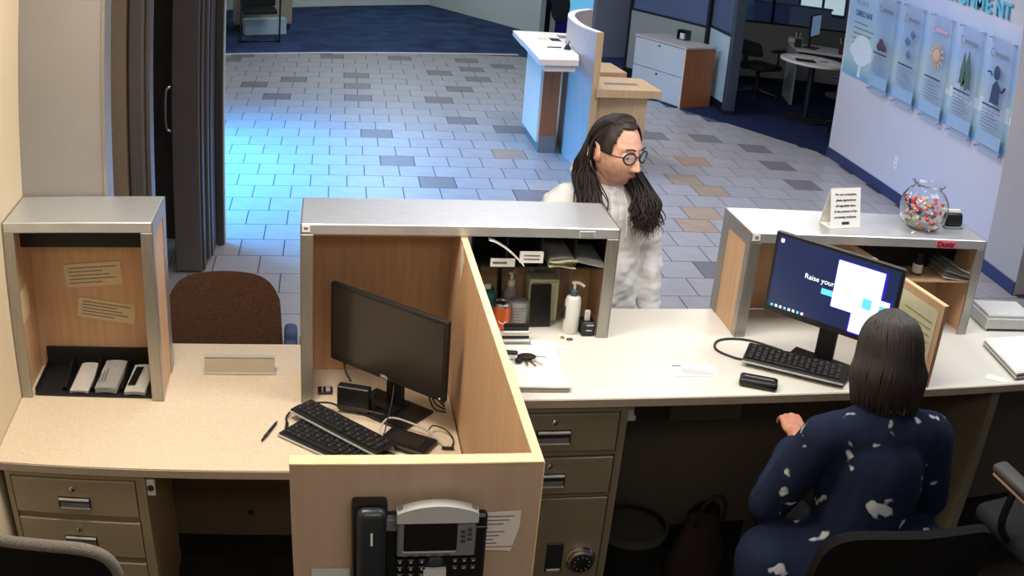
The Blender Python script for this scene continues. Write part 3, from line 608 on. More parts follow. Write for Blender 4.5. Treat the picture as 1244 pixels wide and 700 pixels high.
# pad with the keys on it
t = thing('paper_pad', 'thick white paper pad with keys on it, on the tall counter', 'paper pad', (0, 0, 0))
for k in range(4):
    e = .004 * (k % 2); MB().poly([(.475, 2.795 - e), (.752 + e, 2.781 - e), (.757 + e, 3.075), (.475, 3.08)], zb + k * .005, zb + k * .005 + .0045).build('sheet_block', ('papergrey', 'edge', 'papergrey', 'white')[k], t)
zp = zb + .0205
t = thing('key_bunch', 'bunch of keys with a black leather fob on the white pad', 'keys', (.640, 2.975, zp))
MB().tube([(.013 * math.cos(a_ * PI / 8) - .03, .013 * math.sin(a_ * PI / 8) - .01, .003) for a_ in range(17)], .0012, 6, cap=False).build('ring', 'chrome', t, smooth=True)
MB().ball((.008, -.002, .009), .026, (1.25, .85, .28)).build('leather_fob', 'blackm', t, smooth=True)
MB().box(-.075, -.02, .018, .034, .001, .012, bev=.004, mx=Matrix.Rotation(-.2, 4, 'Z')).build('remote', 'black', t)
MB().ball((-.022, -.030, .009), .013, (1, 1, .7)).build('round_fob', 'blackm', t, smooth=True)
for k, (ang, x, y) in enumerate(((-.15, .035, .016), (-1.2, .015, -.02), (-1.0, .03, -.018), (-1.5, .0, -.018), (2.6, -.035, -.006))):
    mx = Matrix.Translation((x, y, .001 + .0015 * k)) @ Matrix.Rotation(ang, 4, 'Z')
    kk = MB().lathe([(.009, 0), (.009, .0018)], 14, mx=mx).box(.006, .042, -.003, .003, 0, .0018, mx=mx).build('key', ('silver', 'brass')[k % 2], t)
o = MB().tube([(.812 + .006 * math.cos(a_ * PI / 6), 3.172 + .006 * math.sin(a_ * PI / 6), zb + .002) for a_ in range(13)], .0018, 6, cap=False).build('ring', 'brass', None, smooth=True); tag(o, 'tiny brass ring lying beside the lotion bottle', 'ring')
o = MB().tube([(.834 + .010 * math.cos(a_ * PI / 6), 3.155 + .007 * math.sin(a_ * PI / 6), zb + .003) for a_ in range(13)], .002, 6, cap=False).build('ring', 'recess', None, smooth=True); tag(o, 'small dark metal ring in front of the lotion bottle', 'ring')
o = MB().poly([(.005 + .436, 2.98), (.436, 2.98), (.4345, 3.0)], 0, .001).build('x', 'white'); bpy.data.objects.remove(o)
o = MB().poly([(3.07, 1.33), (3.12, 1.24), (3.155, 1.29), (3.155, 1.36), (3.13, 1.37)], 0, .001, mx=Matrix(((0, 0, -1, .4385), (1, 0, 0, 0), (0, 1, 0, 0), (0, 0, 0, 1)))).build('torn_note', 'whitetop'); tag(o, 'torn pale paper stuck high on the maple divider', 'paper')

# ================================================================== THINGS ON THE TALL COUNTER
o = MB().poly([(1.138, 2.958), (1.297, 2.953), (1.284, 2.869), (1.134, 2.876)], Z2 + .0006, Z2 + .0016).build('cheque_slip', 'white'); tag(o, 'white cheque slip lying on the tall counter', 'slip')
MB().box(1.145, 1.178, 2.946, 2.952, Z2 + .0016, Z2 + .002).build('print_line', 'ink', o)
for k in range(4): MB().box(1.17, 1.275 - .012 * k, 2.886 + .013 * k, 2.889 + .013 * k, Z2 + .0016, Z2 + .0019).build('print_line', 'print_', o)
z = Z2 + .0045
cable('black cable looping on the tall counter beside the fish bowl hutch', [(1.60, 3.05, z), (1.515, 3.128, z), (1.445, 3.150, z), (1.385, 3.138, z), (1.352, 3.095, z), (1.352, 3.050, z), (1.395, 2.998, z), (1.43, 2.984, z), (1.47, 2.985, z + .003)], .0042)
keyboard('black keyboard in front of the lit monitor', (1.585, 2.905, Z2 + .02), math.radians(-32), math.radians(4), .36, .13, 5, 15)
t = thing('card_reader', 'black card reader lying at the counter edge', 'card reader', (1.405, 2.800, Z2 + .001), math.radians(-25)); MB().box(-.065, .065, -.03, .03, 0, .028, bev=.010, seg=3).build('casing', 'black', t, smooth=40); MB().box(-.05, .05, -.004, .004, .027, .0295).build('slot', 'grey', t)
scr = mat('lit_screen', (20, 28, 60), .3, var=(3, .3), emit=((28, 44, 84), .8))
m2, sc, w, h, z0 = monitor('monitor', 'switched on monitor showing a blue desktop and a white window', (1.506, 3.073), (1.837, 2.732), 1.4675, 1.174, scr, Z2, None, 0)
wht = mat('screen_white', (240, 244, 250), .4, var=(3, .02), emit=((236, 242, 250), 1.0)); cy_ = mat('screen_cyan', (90, 190, 230), .4, var=(3, .05), emit=((96, 200, 236), .9)); bl = mat('screen_blue', (30, 20, 150), .4, var=(3, .05), emit=((40, 26, 190), .9))
def scrbox(n, m, u0, u1, v0, v1, d=.0001):
    return MB().box(-w / 2 + w * u0, -w / 2 + w * u1, -.0056 - d, -.0052 + .0001, z0 + h * v0, z0 + h * v1).build(n, m, sc)
for o in [scrbox('window_glow', bl, .50, .885, .30, .90), scrbox('window_glow', bl, .66, .955, .06, .58)]: pass
scrbox('open_window', wht, .505, .865, .31, .885, .0004); scrbox('open_window', wht, .67, .94, .08, .56, .0006)
scrbox('icon', cy_, .865, .925, .15, .50, .0009); scrbox('icon', cy_, .735, .805, .40, .53, .0009); scrbox('button', cy_, .415, .505, .42, .49, .0003)
scrbox('icon', wht, .045, .07, .885, .93, .0003)
for k in range(8): scrbox('taskbar_icon', wht if k % 3 else cy_, .05 + .035 * k, .068 + .035 * k, .085, .115, .0003)
text('Raise your', .026, wht, sc, (-w / 2 + w * .27, -.0058, z0 + h * .545), (PI / 2, 0, 0), ext=.0001)
# fish bowl hutch
zt = ZT + .001
t = thing('tent_card', 'white folded tent card with printed notice on the steel hutch', 'sign', (1.868, 3.262, zt), math.radians(12))
tw, th_, td = .145, .150, .055
fr = MB().box(-tw / 2, tw / 2, -.001, .001, 0, th_, mx=Matrix.Translation((0, -td * .2, 0)) @ Matrix.Rotation(math.radians(-14), 4, 'X')).build('front_leaf', 'white', t)
MB().box(-tw / 2, tw / 2, -.001, .001, 0, th_, mx=Matrix.Translation((0, td * 1.1, 0)) @ Matrix.Rotation(math.radians(14), 4, 'X')).build('back_leaf', 'white', t)
MB().box(-tw / 2, tw / 2, -td * .2, td * 1.1, 0, .0015).build('foot_leaf', 'white', t)
for k, s_ in enumerate(('For your protection,', 'please sign/endorse', 'all negotiable items', 'in the presence of the', 'processing employee.')):
    q = text(s_, .0125, 'ink', fr, (0, 0, 0), (0, 0, 0), align='CENTER', bold=.0003, sx=1.02)
    q.matrix_basis = Matrix.Translation((0, -td * .2, 0)) @ Matrix.Rotation(math.radians(-14), 4, 'X') @ Matrix.Translation((0, -.0012, .122 - .021 * k)) @ Matrix.Rotation(PI / 2, 4, 'X')
MB().box(-.018, .018, -.0018, -.001, .014, .024, mx=Matrix.Translation((0, -td * .2, 0)) @ Matrix.Rotation(math.radians(-14), 4, 'X')).build('logo_block', 'ink', fr)
t = thing('fish_bowl', 'clear glass fish bowl of wrapped sweets on the steel hutch', 'bowl', (2.243, 3.300, zt))
prof = [(.045, 0), (.070, .006), (.095, .040), (.103, .080), (.096, .118), (.075, .148), (.058, .160), (.056, .166), (.066, .176), (.068, .180)]
inn = [(r - .004, z_ + (.005 if i == 0 else 0)) for i, (r, z_) in enumerate(prof)]
MB().lathe(prof + [(.065, .181)] + inn[::-1][1:], 40).build('bowl', 'bowl', t, smooth=60)
cands = [mat('sweet_red', (226, 60, 56), .35, var=(40, .1)), mat('sweet_pink', (236, 96, 110), .35, var=(40, .1)), mat('sweet_orange', (232, 150, 70), .35, var=(40, .1)), mat('sweet_cream', (236, 226, 200), .35, var=(40, .1)), mat('sweet_green', (96, 140, 84), .35, var=(40, .1))]
rr = random.Random(3); n = 0; placed = []
while n < 70:
    z_ = rr.uniform(.014, .112); R_ = (.058 + .9 * z_ if z_ < .035 else .084) - .004; a_ = rr.uniform(0, 2 * PI); r_ = R_ * rr.uniform(.2, 1) ** .5
    p_ = Vector((2.243 + r_ * math.cos(a_), 3.300 + r_ * math.sin(a_), zt + z_))
    if placed and min((p_ - q_).length for q_ in placed) < .016: 
        if rr.random() > .03: continue
    placed.append(p_); cm = cands[rr.choice((0, 0, 1, 1, 1, 2, 3, 3, 4))] if z_ > .03 else cands[rr.choice((2, 3, 4))]
    cn = cm.name.split('_')[1]; c = thing('wrapped_sweet', cn + (' sweet on a white stick' if n % 2 == 0 else ' sweet in a twisted wrapper') + ' in the glass fish bowl', 'sweet', p_, rr.uniform(0, 6), 'sweets in the fish bowl'); c.rotation_euler = (rr.uniform(-1, 1), rr.uniform(-1, 1), rr.uniform(0, 6))
    MB().ball((0, 0, 0), .0095, (1.2, .9, .8), 1).build('sweet', cm, c, smooth=True)
    if n % 2 == 0: MB().tube([(.008, 0, 0), (.045 if r_ < .04 else .022, 0, .003)], .0016, 5).build('stick', 'white', c)
    else: MB().poly([(.009, 0), (.019, .007), (.019, -.007)], -.001, .001).poly([(-.009, 0), (-.019, -.007), (-.019, .007)], -.001, .001).build('wrapper_twist', 'papergrey', c)
    n += 1
o = MB().tube([(0, 0, 0), (.016, .010, 0)], .0035, 8).build('peppermint', 'white', None, smooth=40, loc=(2.150, 3.215, zt + .0038)); tag(o, 'small white stick sweet lying beside the fish bowl', 'sweet')
t = thing('desk_clock', 'small black faced device with a white back beside the fish bowl', 'device', (2.415, 3.315, zt), math.radians(4))
MB().box(-.050, .046, .012, .026, .004, .072, bev=.003, mx=Matrix.Rotation(math.radians(-12), 4, 'X')).build('back_plate', 'plasticw', t); MB().box(-.045, .045, -.014, .010, .006, .060, bev=.012, seg=3, mx=Matrix.Rotation(math.radians(-12), 4, 'X')).build('front_casing', 'black', t, smooth=40); MB().box(-.052, .046, -.020, .024, 0, .006, bev=.002).build('foot', 'grey', t)
# inside the fish bowl hutch
t = thing('label_bottle', 'small dark bottle with a white label on the hutch shelf', 'bottle', (2.245, 3.265, 1.242)); MB().lathe([(.020, 0), (.021, .003), (.021, .055), (.010, .068), (.010, .082), (.011, .084)], 20).build('body', 'blackm', t, smooth=40); MB().lathe([(.0215, .006), (.0215, .042)], 20, cap=False).build('label', 'white', t, smooth=40)
t = thing('paper_stack', 'stack of white papers slumped on the hutch shelf', 'papers', (0, 0, 0))
for k in range(7): MB().sheet(lambda u, v, k=k: (2.335 + .125 * u + .003 * k, 3.190 + .006 * (k % 3) + .14 * v, 1.2425 + .0045 * k + .040 * (1 - u) ** 1.3 * (k / 7 + .3)), 8, 3, .003).build('sheet', ('white', 'papergrey')[k % 2], t, smooth=30)
wall_sheet('faint tan sheet taped inside the fish bowl hutch', (2.36, 1.17), .075, .13, math.radians(3), mat('tan_paper', (186, 160, 128), .8, var=(40, .1)), n=4)
# right end of the counter
t = thing('document_scanner', 'low grey metal box at the end of the tall counter', 'box', (2.765, 3.25, Z2 + .001), math.radians(-4))
MB().box(-.13, .125, -.06, .10, 0, .058, bev=.006).build('body', 'silver', t); MB().box(-.125, .12, -.055, .10, .058, .072, bev=.004).build('lid', 'papergrey', t); MB().box(-.125, .12, -.0615, -.059, .004, .010).build('base_strip', 'recess', t)
t = thing('ledger', 'thick open ledger of white pages at the end of the counter', 'ledger', (0, 0, 0))
ang = math.radians(0)
P0 = Vector((2.50, 2.765)); e1 = Vector((.30, .02)); e2 = Vector((.03, .30))
for k in range(4):
    g = .004 * (k % 2); MB().poly([P0 + Vector((-g, -g)), P0 + e1, P0 + e1 + e2, P0 + e2 + Vector((-g, 0))], Z2 + .001 + k * .008, Z2 + .0085 + k * .008).build('cover' if k == 0 else 'page_block', ('grey', 'papergrey', 'grey', 'white')[k], t)
MB().poly([P0 + e1 * .02 + e2 * .02, P0 + e1 * .97 + e2 * .03, P0 + e1 * .96 + e2 * .97, P0 + e1 * .02 + e2 * .96], Z2 + .0328, Z2 + .0350).build('top_page', 'white', t)
o = MB().poly([(2.36, 2.79), (2.44, 2.748), (2.47, 2.77), (2.40, 2.83)], Z2 + .0006, Z2 + .0016).build('loose_sheet', 'white'); tag(o, 'loose white sheet at the counter edge beside the ledger', 'paper')

# ================================================================== TELEPHONE ON THE PARTITION
t = thing('desk_telephone', 'dark grey office telephone mounted on the maple partition', 'telephone', (0, 1.8235, 0))
MB().box(.120, .342, -.026, 0, 1.02, 1.262, bev=.006).build('base', 'black', t)
bx = MB().box(.146, .315, -.046, -.026, 1.165, 1.292, bev=.004).build('display_housing', 'grey', t)
MB().grid(lambda u, v: (.144 + .173 * u, -.050 + .024 * v, 1.268 + .032 * math.sin(PI * (.12 + .76 * u)) ** .5 - .012 * v * 0), 16, 3).box(.146, .315, -.052, -.026, 1.262, 1.286, bev=.003).build('crown', 'silver', t, smooth=40)
MB().poly([(.144 + .173 * i / 15, 1.266 + .040 * math.sin(PI * (.10 + .80 * i / 15)) ** .6) for i in range(16)] + [(.317, 1.262), (.144, 1.262)], -.026, -.054, mx=Matrix(((1, 0, 0, 0), (0, 0, 1, 0), (0, 1, 0, 0), (0, 0, 0, 1)))).build('crown_face', 'silver', t, smooth=30)
MB().box(.160, .274, -.049, -.045, 1.184, 1.258, bev=.001).build('screen', 'lcd', t)
MB().box(.158, .272, -.0495, -.045, 1.180, 1.184).build('screen_rim', 'silver', t)
for k in range(4): MB().box(.168 + .026 * k, .182 + .026 * k, -.048, -.045, 1.169, 1.174, bev=.001).build('soft_key', 'darkgrey', t)
for r in range(3):
    for c in range(2): MB().box(.282 + .014 * c, .292 + .014 * c, -.049, -.045, 1.205 + .013 * r + .005 * c, 1.213 + .013 * r + .005 * c, bev=.001).build('side_key', 'darkgrey', t)
km = None
for r in range(4):
    for c in range(3):
        k = MB().box(.146 + .024 * c, .162 + .024 * c, -.034, -.025, 1.136 - .020 * r, 1.149 - .020 * r, bev=.002).build('dial_key', 'key', t)
        MB().box(.152 + .024 * c, .156 + .024 * c, -.0346, -.0338, 1.140 - .020 * r, 1.146 - .020 * r).build('key_print', 'silver', k)
MB().lathe([(.016, 0), (.016, .010), (.012, .012)], 20, mx=Matrix.Translation((.232, -.025, 1.145)) @ Matrix.Rotation(PI / 2, 4, 'X')).build('navigation_key', 'darkgrey', t, smooth=40)
for k in range(6): 
    q = MB().box(.268 + .020 * (k % 3), .282 + .020 * (k % 3), -.034, -.025, 1.138 - .020 * (k // 3), 1.149 - .020 * (k // 3), bev=.002).build('function_key', 'key', t); MB().box(.272 + .020 * (k % 3), .278 + .020 * (k % 3), -.0346, -.0338, 1.142 - .020 * (k // 3), 1.145 - .020 * (k // 3)).build('key_print', 'silver', q)
MB().box(.206, .256, -.036, -.0265, 1.060, 1.122).build('paper_label', 'papergrey', t)
MB().box(.122, .148, -.03, -.024, 1.225, 1.256, bev=.002).build('handset_rest', 'grey', t); MB().box(.313, .338, -.034, -.026, 1.224, 1.236, bev=.002).build('side_clip', 'black', t)
hs = MB().box(.050, .126, -.030, 0, 1.02, 1.300, bev=.008, seg=2).build('handset_cradle', 'black', t, smooth=30)
MB().box(.060, .122, -.066, -.030, 1.03, 1.298, bev=.016, seg=4).build('handset', mat('slate_plastic', (40, 46, 50), .35, var=(20, .1)), t, smooth=40)
MB().box(.088, .0925, -.0672, -.0655, 1.215, 1.248).build('handset_mark', 'white', t)
o = MB().poly([(.327, 1.252), (.418, 1.254), (.418, 1.215), (.402, 1.142), (.392, 1.145), (.325, 1.150)], -.001, .0005, mx=Matrix(((1, 0, 0, 0), (0, 0, 1, 1.8205), (0, 1, 0, 0), (0, 0, 0, 1)))).build('taped_list', 'whitetop'); tag(o, 'torn phone list taped beside the office telephone', 'paper')
for k in range(9): MB().box(.334, .405 - .012 * (k % 4) - (.02 if 2 < k < 7 else 0), 1.8187, 1.8195, 1.240 - .0105 * k, 1.2425 - .0105 * k).build('print_line', mat('faded_red_ink', (170, 110, 104), .8, var=(60, .1)) if k > 7 else 'print_', o)
o = MB().box(-.040, .045, 1.8190, 1.8205, 1.02, 1.104, mx=None).build('taped_sheet', 'papergrey'); tag(o, 'pale sheet taped low on the partition beside the handset', 'paper')

# ================================================================== CHAIRS
def office_chair(label, loc, ang, fab, seat_z, back_top, w=.50, arms=True, trim=None, armmat='black', lean=.10, armpad=None):
    t = thing('office_chair', label, 'chair', loc, ang); hw = w / 2
    MB().box(-hw * .95, hw * .95, -.22, .24, seat_z - .07, seat_z, bev=.03, seg=3).build('seat', fab, t, smooth=40)
    bh = back_top - seat_z - .12
    def outline(k, grow=0):
        pts = []
        for i in range(40):
            a = 2 * PI * i / 40; c, s = math.cos(a), math.sin(a); e = .42
            pts.append((math.copysign(abs(c) ** e, c) * (hw + grow), math.copysign(abs(s) ** e, s) * (bh / 2 + grow)))
        return pts
    zc = seat_z + .12 + bh / 2
    def place(x, y, d): return (x, -.235 - lean * (y + bh / 2) / bh - .05 * (1 - (x / hw) ** 2) + d, zc + y)
    m = MB(); bm = m.bm; o0 = outline(0)
    def disc(d, sc):
        ring = []
        for r_ in (.25, .5, .75, 1.0): ring.append([bm.verts.new(place(x * r_ * sc, y * r_ * sc, d * (1 - .15 * r_ ** 4))) for x, y in o0])
        c = bm.verts.new(place(0, 0, d)); n = len(o0)
        for i in range(n): bm.faces.new((c, ring[0][i], ring[0][(i + 1) % n]))
        for a, b in zip(ring, ring[1:]):
            for i in range(n): bm.faces.new((a[i], a[(i + 1) % n], b[(i + 1) % n], b[i]))
        return ring[-1]
    A_, B2 = disc(.022, .97), disc(-.022, .97); n = len(o0)
    for i in range(n): bm.faces.new((A_[i], B2[i], B2[(i + 1) % n], A_[(i + 1) % n]))
    bk = m.build('backrest', fab, t, smooth=60)
    if trim: MB().tube([place(x, y, 0) for x, y in outline(0)] + [place(*outline(0)[0], 0)], .018, 8, cap=False).build('backrest_trim', trim, t, smooth=True)
    MB().box(-.03, .03, -.30 - lean * .3, -.262 - lean * .2, seat_z - .06, zc, bev=.008).build('back_support', 'black', t)
    if arms:
        for s_ in (-1, 1):
            ar = MB().box(s_ * (hw + .045) - .035, s_ * (hw + .045) + .035, -.12, .14, seat_z + .20, seat_z + .235, bev=.015, seg=3).build('armrest', armmat, t, smooth=40)
            MB().tube(cr([(s_ * (hw + .045), .02, seat_z + .20), (s_ * (hw + .05), .02, seat_z + .05), (s_ * hw * .8, .02, seat_z - .06)], 4), .016, 8).build('arm_post', 'black', ar, smooth=True)
            if armpad: MB().box(s_ * (hw + .045) - .030, s_ * (hw + .045) + .030, -.11, .13, seat_z + .188, seat_z + .201, bev=.005).build('underside_pad', armpad, ar)
    MB().lathe([(.03, .10), (.03, seat_z - .07)], 14).build('gas_column', 'black', t, smooth=40)
    b = MB().lathe([(.06, .07), (.06, .12)], 14).build('base_hub', 'black', t, smooth=40)
    for k in range(5):
        a = 2 * PI * k / 5 + .3; MB().tube([(.05 * math.cos(a), .05 * math.sin(a), .10), (.29 * math.cos(a), .29 * math.sin(a), .065)], [.022, .014], 8).build('base_arm', 'black', t, smooth=40)
        MB().lathe([(.027, -.012), (.028, 0), (.027, .012)], 14, mx=Matrix.Translation((.29 * math.cos(a), .29 * math.sin(a), .0285)) @ Matrix.Rotation(a, 4, 'Z') @ Matrix.Rotation(PI / 2, 4, 'Y')).build('caster', 'blackm', t, smooth=40)
    return t
office_chair('black mesh office chair with a grey piped edge at the low desk', (-.790, 2.30, 0), math.radians(-5), 'blackfab', .50, 1.035, .56, False, 'greyfab', lean=.06)
office_chair('black office chair the navy dressed teller sits in', (1.46, 2.06, 0), math.radians(-6), 'blackfab', .625, 1.18, .54, False, None, lean=.06)
office_chair('grey armed office chair at the end of the tall counter', (2.46, 2.22, 0), math.radians(6), 'chairdark', .72, 1.22, .50, True, None, armmat='binplastic', armpad=mat('tan_pad', (176, 140, 122), .7, var=(20, .1)))
# customer chair on the lobby side
t = thing('visitor_chair', 'brown woven visitor chair behind the low desk', 'chair', (-.425, 3.735, 0), PI + math.radians(2))
m = MB()
def bfn(u, v):
    x = -1 + 2 * u; hw = .248 * (1 - .05 * v * v)
    return (x * hw, -.20 + .035 * (x * x) - .05 * v, .47 + .45 * v - (.03 * abs(x) ** 2 + .085 * abs(x) ** 7) * v)
m.sheet(bfn, 25, 12, .05)
m.build('backrest', 'brownfab', t, smooth=50)
MB().box(-.24, .24, -.20, .26, .40, .47, bev=.03, seg=3).build('seat', 'brownfab', t, smooth=40)
for s_ in (-1, 1):
    MB().box(s_ * .275 - .025, s_ * .275 + .025, -.16, .18, .62, .665, bev=.015, seg=3).build('armrest', 'bluefab', t, smooth=40)
    MB().box(s_ * .28 - .028, s_ * .28 + .028, -.22, -.12, .38, .70, bev=.02, seg=3).build('side_pad', 'bluefab', t, smooth=40)
    for y_ in (-.18, .22): MB().tube([(s_ * .275, y_, 0), (s_ * .275, y_, .63)], .014, 8).build('leg', 'black', t, smooth=True)

# ================================================================== UNDER THE COUNTER
t = thing('waste_bin', 'dark waste bin with a pale rim under the tall counter', 'bin', (1.13, 3.05, 0))
MB().lathe([(.10, 0), (.135, .29), (.131, .29), (.096, .01)], 28).build('bucket', 'blackm', t, smooth=40); MB().lathe([(.137, .268), (.143, .272), (.143, .295), (.132, .297), (.132, .27)], 28).build('rim', 'binplastic', t, smooth=40)
t = thing('tote_bag', 'dark red brown bag on the floor under the tall counter', 'bag', (1.43, 3.08, 0), .2)
MB().grid(lambda u, v: ((.12 + .02 * math.sin(5 * v)) * math.cos(2 * PI * u) * (1.05 - .35 * v), (.075 + .01 * math.sin(9 * u)) * math.sin(2 * PI * u) * (1.05 - .5 * v), .32 * v + .012 * math.sin(12 * u)), 24, 9, True).build('body', 'bagfab', t, smooth=True)
MB().tube(cr([(-.06, -.05, .28), (-.05, -.06, .38), (.0, -.06, .42), (.05, -.06, .38), (.06, -.05, .28)], 5), .008, 8).build('handle', 'bagfab', t, smooth=True)
cable('thin pale cable under the end of the counter', [(2.05, 3.24, .55), (2.2, 3.25, .50), (2.45, 3.25, .49), (2.7, 3.24, .47)], .003, 'cablew') if False else None

# ================================================================== PEOPLE
def remesh(m, voxel, smooth=3):
    bmesh.ops.recalc_face_normals(m.bm, faces=m.bm.faces)
    me = bpy.data.meshes.new('r'); m.bm.to_mesh(me); m.bm.free()
    o = bpy.data.objects.new('r', me); COL.objects.link(o)
    md = o.modifiers.new('r', 'REMESH'); md.mode = 'VOXEL'; md.voxel_size = voxel
    if smooth: sm = o.modifiers.new('s', 'SMOOTH'); sm.factor = .5; sm.iterations = smooth
    out = bpy.data.meshes.new_from_object(o.evaluated_get(bpy.context.evaluated_depsgraph_get()))
    bpy.data.objects.remove(o); bpy.data.meshes.remove(me)
    out.polygons.foreach_set('use_smooth', [True] * len(out.polygons)); return out
def chain(m, pts, rad, n=14, sub=2):
    pts = [Vector(p) for p in pts]
    for i, (p, r) in enumerate(zip(pts, rad)):
        m.ball(p, r * .995, sub=sub)
        if i: m.tube([pts[i - 1], p], [rad[i - 1], r], n)
    return m
def g2(x, z, a, b): return math.exp(-(x / a) ** 2 - (z / b) ** 2)
def headfn(d, grow=0.0):
    sx, sy, sz = d
    x, y, z = (.073 + grow) * sx, (.094 + grow) * sy, (.118 + grow) * sz
    if sz < 0:
        x *= 1 - .34 * (-sz) ** 1.8
        y = y + .016 * (-sz) * max(0, sy) if sy > 0 else y * (1 - .3 * (-sz))
    if sy > 0 and grow == 0:
        ax = abs(x)
        nb = (1 if z < -.03 else max(0, min(1, (.030 - z) / .06))) * (1 if z > -.034 else math.exp(-((z + .034) / .007) ** 2))
        y += .027 * nb * math.exp(-(x / (.009 + .006 * nb)) ** 2)
        y += .010 * g2(ax - .013, z + .034, .007, .008)
        y -= .011 * g2(ax - .031, z - .012, .015, .012)
        y += .006 * g2(ax - .027, z - .034, .026, .009)
        y += .004 * g2(ax - .046, z + .020, .018, .018)
        y += .008 * g2(x, z + .060, .022, .013) - .006 * g2(x, z + .063, .024, .0030) - .005 * g2(x, z + .079, .02, .006)
        y += .011 * g2(x, z + .100, .022, .013)
    return Vector((x, y, z))
def add_head(m, Hm):
    nu, nv = 88, 72; bm = m.bm
    rows = []
    for j in range(1, nv):
        ph = PI * j / nv
        rows.append([bm.verts.new(Hm @ headfn((math.sin(ph) * math.cos(2 * PI * i / nu), math.sin(ph) * math.sin(2 * PI * i / nu), math.cos(ph)))) for i in range(nu)])
    tp = bm.verts.new(Hm @ headfn((0, 0, 1))); bt = bm.verts.new(Hm @ headfn((0, 0, -1)))
    for i in range(nu):
        k = (i + 1) % nu; bm.faces.new((tp, rows[0][i], rows[0][k])); bm.faces.new((bt, rows[-1][k], rows[-1][i]))
        for a, b in zip(rows, rows[1:]): bm.faces.new((a[i], b[i], b[k], a[k]))
    for s_ in (-1, 1):
        mx = Hm @ Matrix.Translation((s_ * .076, -.008, -.002)) @ Matrix.Rotation(s_ * -.35, 4, 'Z') @ Matrix.Rotation(.12, 4, 'X')
        m.ball((0, 0, 0), .030, (.30, .62, 1.08), 3, mx=mx)
        m.tube([mx @ Vector((s_ * .006, -.012 + .0 * a_, 0)) + (mx.to_3x3() @ Vector((0, .017 * math.sin(a_ * .5), .029 * math.cos(a_ * .5) + .002))) for a_ in range(-1, 8)], .0045, 6)
def add_hand(m, wrist, direction, palm_n, side):
    """palm with four unequal fingers and a thumb, slightly curled"""
    d = Vector(direction).normalized(); n = Vector(palm_n).normalized(); s = d.cross(n).normalized() * side
    W_ = Vector(wrist); m.ball((0, 0, 0), 1, (1, 1, 1), 3, mx=Matrix.Translation(W_ + d * .045) @ Matrix((s, d, n)).transposed().to_4x4() @ Matrix.Diagonal((.040, .052, .016, 1)))
    chain(m, [W_ - d * .03, W_ + d * .02], [.026, .024])
    for k, ln in enumerate((.072, .080, .074, .058)):
        o_ = W_ + d * (.082 - .004 * abs(k - 1)) + s * (.028 - .0187 * k)
        p1 = o_ + d * ln * .45 + n * .006; p2 = p1 + d * ln * .30 + n * .015; p3 = p2 + d * ln * .18 + n * .018
        chain(m, [o_ - d * .01, p1, p2, p3], [.0098, .0092, .0086, .0078], 10)
    o_ = W_ + d * .022 + s * .026; chain(m, [o_, o_ + d * .026 + s * .022 + n * .008, o_ + d * .05 + s * .026 + n * .016], [.013, .0105, .009], 10)
def skin_stub():
    m = mat('skin_with_stubble', (224, 176, 154), .5, var=(60, .10, 4), second=(208, 152, 130), bump=(160, .05)); nt = m.node_tree; b = nt.nodes['Principled BSDF']
    src = b.inputs['Base Color'].links[0].from_socket; at = nt.nodes.new('ShaderNodeAttribute'); at.attribute_name = 'stubble'
    mx = nt.nodes.new('ShaderNodeMix'); mx.data_type = 'RGBA'; mx.inputs[7].default_value = (*lin((92, 66, 58)), 1)
    nt.links.new(at.outputs['Fac'], mx.inputs[0]); nt.links.new(src, mx.inputs[6]); nt.links.new(mx.outputs[2], b.inputs['Base Color']); return m
def noise_push(me, amp, sc, seed=0, axis=(1, 1, .45)):
    me.update(); nn = [v.normal.copy() for v in me.vertices]
    for v, n_ in zip(me.vertices, nn):
        p = Vector((v.co.x * sc * axis[0] + seed, v.co.y * sc * axis[1], v.co.z * sc * axis[2]))
        v.co += n_ * amp * (noise.noise(p) + .5 * noise.noise(p * 2.3))

# ---- the customer
MAN = thing('person', 'person with long dark hair and glasses in a pale grey hoodie at the counter', 'person', (1.055, 3.745, 0), math.radians(195))
HM = Matrix.Translation((0, .070, 1.560)) @ Matrix.Rotation(math.radians(16), 4, 'Z') @ Matrix.Rotation(math.radians(-6), 4, 'X') @ Matrix.Scale(1.13, 4)
m = MB(); add_head(m, HM)
chain(m, [(0, -.01, 1.38), (0, .035, 1.50)], [.060, .056], 18, 3)
chain(m, [(0, 0, .95), (0, .0, 1.10), (0, -.01, 1.26)], [.11, .105, .095], 18, 3); chain(m, [(-.14, 0, 1.315), (0, -.02, 1.32), (.14, 0, 1.315)], [.04, .065, .04], 14, 3)
for s_ in (-1, 1):
    chain(m, [(s_ * .165, 0, 1.30), (s_ * .230, .0, 1.11), (s_ * .226, .11, .885)], [.040, .034, .026])
    add_hand(m, (s_ * .225, .12, .865), (0, .28, -.96), (-s_ * .95, .2, 0), -1)
    chain(m, [(s_ * .095, 0, .92), (s_ * .10, .02, .50), (s_ * .10, -.01, .09)], [.088, .058, .040])
    chain(m, [(s_ * .10, -.03, .04), (s_ * .11, .10, .035)], [.038, .032])
me = remesh(m, .0042, 2)
at = me.attributes.new('stubble', 'FLOAT', 'POINT'); Hi = HM.inverted()
for i, v in enumerate(me.vertices):
    p = Hi @ v.co
    if p.y > .02 and -.125 < p.z < -.03:
        k = max(g2(p.x, p.z + .049, .030, .007), g2(p.x, p.z + .098, .030, .018) * .9, .35 * g2(abs(p.x) - .045, p.z + .075, .022, .03)) * (1 - .8 * g2(p.x, p.z + .062, .02, .006))
        at.data[i].value = max(0, min(.62, k))
body = mkobj('body', me, skin_stub(), MAN)
